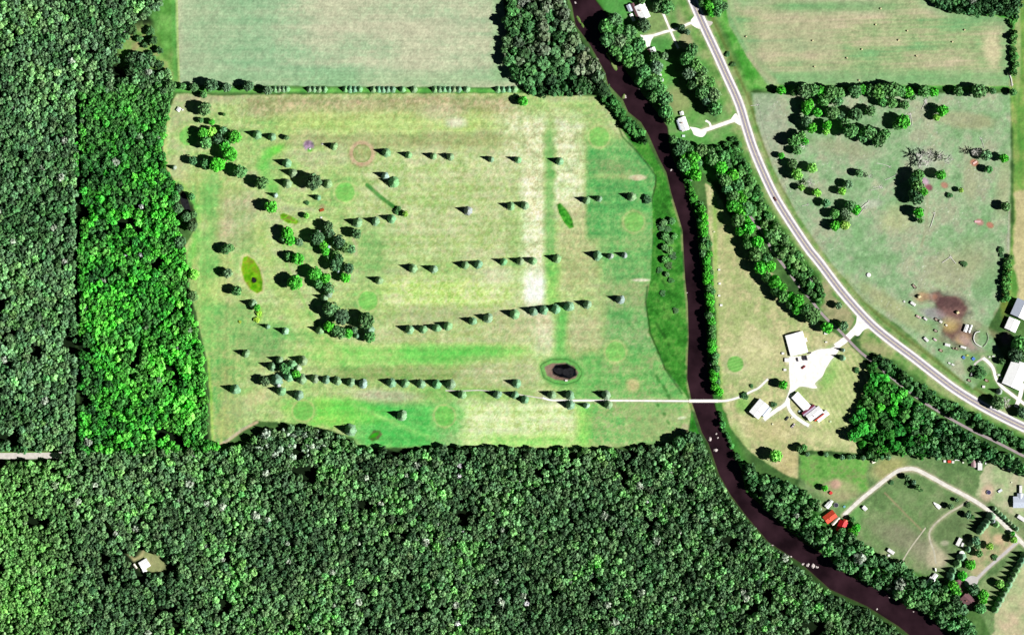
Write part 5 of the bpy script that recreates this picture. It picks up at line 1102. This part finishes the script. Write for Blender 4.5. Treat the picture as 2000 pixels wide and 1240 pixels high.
def frame_bin(name, px, py, dx, dy, sx, sy, sz, col, label, cat, group=None):
    """open box with corner posts and rim"""
    o = empty(name, P(px, py), A(dx, dy)); tag(o, label, cat, group); a, b = sx/2, sy/2
    m = MB(); m.box(-a, a, -b, b, .1, sz, .05); c = m.build('body', M_paint, o); c.color = (*col, 1)
    m = MB(); m.box(-a-.04, a+.04, -b-.04, b+.04, sz+.003, sz+.09, .08); c = m.build('lid', M_paint, o); c.color = (*np.minimum(np.array(col)*1.1, .85), 1)
    for x in (-a*.8, a*.8):
        m = MB(); m.box(x-.1, x+.1, -b*.8, b*.8, 0, .098); m.build('skid', M_wood, o)
small = [
 ('crate',1766,589,1,1,1.8,1.6,1,(240,244,240),'small white bin left of the barnyard trailer'),('crate',357,215,1,0,1.8,1.6,1.2,(244,244,240),'small white bin beside the tiny course shed'),
 ('crate',1404.5,527,0,1,1.6,2.2,1.1,(250,250,250),'white range marker box, topmost of four'),('crate',1405.6,554,0,1,1.8,2.4,1.1,(252,252,252),'white range marker box, second of four from the top'),
 ('crate',1404.6,577.5,0,1,1.6,2.2,1.1,(248,248,248),'white range marker box, third of four from the top'),('crate',1408.4,596,0,1,2,2.6,1.1,(252,252,252),'white range marker box, lowest of four'),
 ('crate',1395,453,0,1,1.3,1.8,.9,(240,240,200),'small cream box at the left side of the range'),('crate',1529,690,1,0,2.6,2.2,1.5,(250,250,250),'white box left of the long shed'),
 ('crate',1537,703,1,0,5,4,1.8,(250,250,252),'big white container beside the gravel yard'),('crate',1533,722,1,0,2.8,2.4,1.5,(250,250,250),'white box below the big white container'),
 ('crate',1612.5,651,0,1,2.2,3,1.5,(252,252,252),'white box below the bright green yard tree'),('crate',1613.5,668,1,0,2.2,1.4,1,(250,250,244),'small white box beside the yard entrance'),
 ('crate',1546.5,815,1,0,1.6,1.6,1,(250,250,240),'white box between the two lawn cars'),('crate',1509,828,1,1,1.6,1.6,1,(240,240,200),'cream box below the tall white-roofed house'),('crate',1562,803,0,1,1.8,2.4,1.2,(220,244,244),'pale blue box beside the striped-roof house'),
 ('crate',1622,823,1,0,2,2,1,(220,236,190),'pale green box right of the striped-roof house'),
 ('crate',1845,900.5,1,0,2.4,2.4,1.4,(250,250,246),'white bin, leftmost of the row above the lane'),('crate',1854,901,0,1,2.6,3.4,1.6,(232,80,60),'red bin in the row above the lane'),('crate',1861,902,1,0,2.4,2.4,1.4,(240,240,236),'white bin right of the red bin'),
 ('crate',1867,898,0,1,1.2,2.4,1.6,(250,250,250),'narrow white bin, left of a thin pair in the row'),('crate',1871.5,898,0,1,1.2,2.8,1.6,(246,246,250),'narrow white bin, right of a thin pair in the row'),('crate',1881,903,1,0,1.6,1.6,1.2,(244,250,230),'small white bin, rightmost of the row above the lane'),
 ('crate',1925,904.5,1,0,1.2,2,1.2,(250,250,250),'white bin right of the big caravan'),('crate',1970,916.5,1,0,2,2.4,1.4,(250,250,250),'white bin, left of three at the right wood edge'),('crate',1974,917,1,0,1.6,2.2,1.4,(240,250,240),'white bin, middle of three at the right wood edge'),('crate',1978,917,1,0,1.6,2,1.4,(250,250,250),'white bin, right of three at the right wood edge'),
 ('crate',1953,958,2,3,2.4,4.4,1.6,(236,240,250),'white covered cart right of the violet pool'),('crate',1975.5,941.5,1,0,1.4,1.4,.8,(236,240,210),'tiny cream bin on the right lawn'),
 ('crate',1622.5,962,1,1,3,3,1.8,(226,70,70),'red box above the red-roofed house'),('crate',1601.5,993,2,-3,2.2,3.4,1.6,(244,252,252),'white box left of the coral roof'),('crate',1649,989,2,3,2,2.4,.8,(130,190,200),'pale turquoise box on the lawn of the red-roofed house'),
 ('crate',1736,1084,1,0,2.4,2.2,1.4,(250,250,250),'white box below the paddock caravan'),('crate',1882,698,1,1,3,2.6,1.2,(96,140,206),'blue bin, left of two below the barnyard'),('crate',1901,700.5,1,1,3,3,1.2,(90,140,220),'blue bin, right of two below the barnyard'),
 ('crate',1889.5,694,1,0,2,1.4,.9,(220,230,120),'yellow-green bin between the two blue bins'),('crate',1854,709,2,1,2.4,1.6,1,(236,240,236),'white bin, left of a loose pair above the highway'),('crate',1861,712,2,1,3,1.6,1,(240,244,240),'white bin, right of a loose pair above the highway'),
 ('crate',1921,755,1,0,2.8,2.4,1.3,(250,250,246),'white bin below the orange implement'),('crate',1952,765,1,0,4,3.4,1.6,(236,240,230),'large white bin at the lower barn corner'),('crate',1955,738.5,0,1,1.6,2,1.4,(250,250,250),'white bin on the left wall side of the lower barn'),('crate',1950.5,732,0,1,1.6,2.6,1.2,(240,246,240),'narrow white bin left of the lower barn'),
 ('crate',1932.5,697,1,0,1.8,1.6,1,(240,244,236),'small white bin above the farm drive, left one'),('crate',1940,695.5,0,1,1.2,2.6,1,(240,244,236),'small white bin above the farm drive, right one'),('crate',1995,661,2,-1,4.4,2.6,1.6,(226,244,250),'pale blue bin between the two barns'),
 ('crate',1302,115,1,2,2,3,1.4,(244,250,246),'white box below the small riverside shed'),('crate',1289.5,147,1,0,2.8,2.4,1.4,(250,250,250),'white box, upper of two on the riverside lawn'),('crate',1293,157,1,0,3,2.8,1.4,(246,252,250),'white box, lower of two on the riverside lawn'),
 ('crate',1335,266,1,0,3,2.2,1.2,(226,250,240),'pale mint box below the small white house'),('crate',1886,434,3,0,6,2.2,.9,(206,150,150),'pink feed trough at the right of the pasture') if False else ('crate',1909,433,1,0,6,2,.8,(236,190,196),'pink feed trough at the right of the pasture'),
 ('crate',1904,318,2,3,2,4.6,.7,(250,206,200),'pale pink feed trough on bare ground in the pasture'),('crate',1628.8,424.5,1,0,1.6,1.6,.9,(250,250,250),'tiny white box above the middle clump') if False else ('crate',627.5,425,1,0,1.8,1.6,.9,(250,250,250),'tiny white box above the middle clump'),
 ('crate',628.8,410.5,1,3,2.6,4.6,1.1,(176,92,50),'rust-brown bin right of the weedy ditch'),('crate',605.5,291,1,1,1.6,1.6,.8,(246,240,246),'white box on the pink flower bed'),('crate',630,281.5,1,0,1.8,1.8,.9,(236,240,230),'tiny white box right of the pink flower bed'),
 ('crate',1106,743,0,1,1.6,2.6,1.1,(246,246,240),'white pump box at the foot of the dark pond')]
for (nm, x, y, dx, dy, a, b_, c, col, lb) in small: frame_bin('storage_box', x, y, dx, dy, a*1.15, b_*1.15, c, alb(*col), lb, 'box')
# curved white feed fence and cattle panels in the barnyard
def rail_fence(name, pts, label, h_=1.3, m_=None, w_=.22, posts=9, cat='fence'):
    o = empty(name, P(*pts[0])); tag(o, label, cat); c = [P(x, y)-o.location for x, y in catmull(pts, 5)]
    for z in (.5, h_):
        m = MB(); [m.cyl(c[i]+Vector((0, 0, z)), c[i+1]+Vector((0, 0, z)), w_, w_, 6) for i in range(len(c)-1)]; m.build('rail', m_ or M_white, o)
    step = max(1, len(c)//posts)
    for i in range(0, len(c), step): m = MB(); m.cyl(c[i], c[i]+Vector((0, 0, h_+.3)), .16, .12, 6); m.build('post', M_wood, o)
rail_fence('feed_fence', [(1914,647),(1905,650),(1901.5,661),(1905,670),(1912,675),(1917,677)], 'curved white rail fence of the barnyard pen', w_=.4)
rail_fence('feed_fence', [(1928,650),(1930,660),(1927,670),(1921,677)], 'thin pale rail fence closing the right side of the pen', w_=.2, m_=mat('pale_rail', (.5, .5, .44)))
# fallen trunks in the pasture
def log(pts, label, r0=.45):
    o = empty('fallen_log', P(*pts[0])); tag(o, label, 'log', 'fallen trunks in the pasture'); m = MB(); r_ = random.Random(int(pts[0][0]))
    for i in range(len(pts)-1):
        a = P(*pts[i], .4)-o.location; b = P(*pts[i+1], .4)-o.location; m.cyl(a, b, r0*(1-.3*i/len(pts)), r0*(1-.3*(i+1)/len(pts)), 7)
    m.build('trunk', M_deadwood, o); m = MB()
    for k in range(9):
        a = P(*pts[-1], .4)-o.location; t = r_.random()*6.28; m.cyl(a, a+Vector((math.cos(t)*2.8, math.sin(t)*2.8, .9*r_.random())), .16, .05, 4)
    m.build('branches', M_deadwood, o)
log([(1817,444),(1821,432),(1826,416)], 'long bleached fallen trunk below the pink patch'); log([(1840,513),(1849,507),(1856,502)], 'left arm of the V of fallen trunks in the lower pasture'); log([(1867,515),(1861,508),(1856,502)], 'right arm of the V of fallen trunks in the lower pasture')
for i, (x, y) in enumerate(((1800,214),(1806,216),(1811,219),(1815,216))): log([(x, y), ((x+1809)/2, (y+196)/2), (1808, 196)], f'pale fallen trunk, {ordn(i)} from the left of the fan below the pasture hedge', .32)
log([(1779,247),(1778,236),(1778,223)], 'left of two upright fallen trunks right of the upper wood', .3); log([(1782,246),(1781,236),(1779,224)], 'right of two upright fallen trunks right of the upper wood', .3)
log([(1728,352),(1738,348),(1752,341)], 'bleached fallen trunk in the middle pasture', .3); log([(1700,372),(1712,369),(1720,365)], 'short bleached fallen trunk in the middle pasture', .25)
log([(1680,408),(1690,399),(1697,394)], 'thick bleached fallen trunk right of the small trees', .6); log([(1676,422),(1682,414),(1690,405)], 'slanting fallen trunk below the thick one', .35); log([(1705,366),(1714,364),(1722,366)], 'thin fallen trunk among pasture stones', .25)
log([(1566,403),(1572,401),(1577,400)], 'short fallen trunk near the highway bend', .3); log([(1466,207),(1474,206),(1481,205)], 'short fallen trunk at the left pasture corner', .3); log([(1922,290),(1920,282),(1916,271)], 'thin fallen trunk above the grey dead tree at right', .25)
log([(1712,319),(1728,322),(1738,326)], 'thin crooked fallen trunk in the upper middle pasture', .3); log([(1970,141),(1975,155),(1977,168)], 'thick white trunk lying at the hay field corner', .9)
# rocks and driftwood in the river
def rock(px, py, r_, label, col=(.42, .37, .36)):
    m = MB(); v, f = core_quads(3, None); q = np.random.default_rng(int(px)); v = v*(1+.18*q.normal(size=(len(v), 1)))
    vs = [(a*r_, b*r_*.7, c*r_*.45) for a, b, c in v]; m.add(vs, [tuple(int(i) for i in k) for k in f]); o = m.build('rock', mat('river_rock', col, var=.25), None); o.location = P(px, py, -.85); o.rotation_euler = (0, 0, px); tag(o, label, 'rock', 'rocks in the river')
RL = ['pale rock at the left bank below the bridge', 'small rock in midstream below the bridge, upper of two', 'small rock in midstream below the bridge, lower of two', 'mossy rock off the left bank where the dark wood begins', 'rock beside the lower grassy river islet', 'rock at the right bank under the riverside trees', 'rock at the right bank above the small white house', 'leftmost rock of the riffle in the lower river', 'second rock from the left in the riffle', 'third rock from the left in the riffle', 'rightmost rock of the riffle', 'white rock on the left bank upstream of the riffle', 'small white rock just upstream of the riffle', 'tiny pale rock beside the bright meadow bank', 'tiny rock in the last river bend, left one', 'tiny rock in the last river bend, right one', 'pinkish rock near the bottom river bank', 'rock beside the meadow where the river narrows', 'rock at the top river edge']
for i, (x, y, r_) in enumerate(((1387,857,2.6),(1399,847,1.4),(1402,855,1.3),(1398,879,2.4),(1221,189,2.2),(1250,174,1.6),(1270,199,1.8),(1568,1101,1.8),(1578,1103,2.2),(1588,1105,2.6),(1596,1107,1.8),(1508,1065,1.8),(1545,1087,1.4),(1342,572,.8),(1737,1166,1.0),(1784,1194,1.0),(1713,1189,1.3),(1311,332,1.4),(1124,6,1.6))):
    rock(x, y, r_, RL[i])
# fence along the right side of the pasture
def wire_fence(pts, label, n):
    o = empty('wire_fence', P(*pts[0])); tag(o, label, 'fence'); c = resample(pts, n)
    q = [P(x, y)-o.location for x, y in c]
    for p in q: m = MB(); m.cyl(p, p+Vector((0, 0, 1.3)), .09, .07, 5); m.build('post', M_wood, o)
    for z in (.5, .85, 1.2): m = MB(); [m.cyl(q[i]+Vector((0, 0, z)), q[i+1]+Vector((0, 0, z)), .012, .012, 3, False) for i in range(len(q)-1)]; m.build('wire', M_steel, o)
wire_fence([(1971,390),(1969,430),(1968,500),(1966,540)], 'post and wire fence along the right edge of the pasture', 24)
wire_fence([(1478,190),(1500,275),(1540,370),(1590,450),(1640,525),(1700,590)], 'post and wire fence between pasture and highway verge', 60)
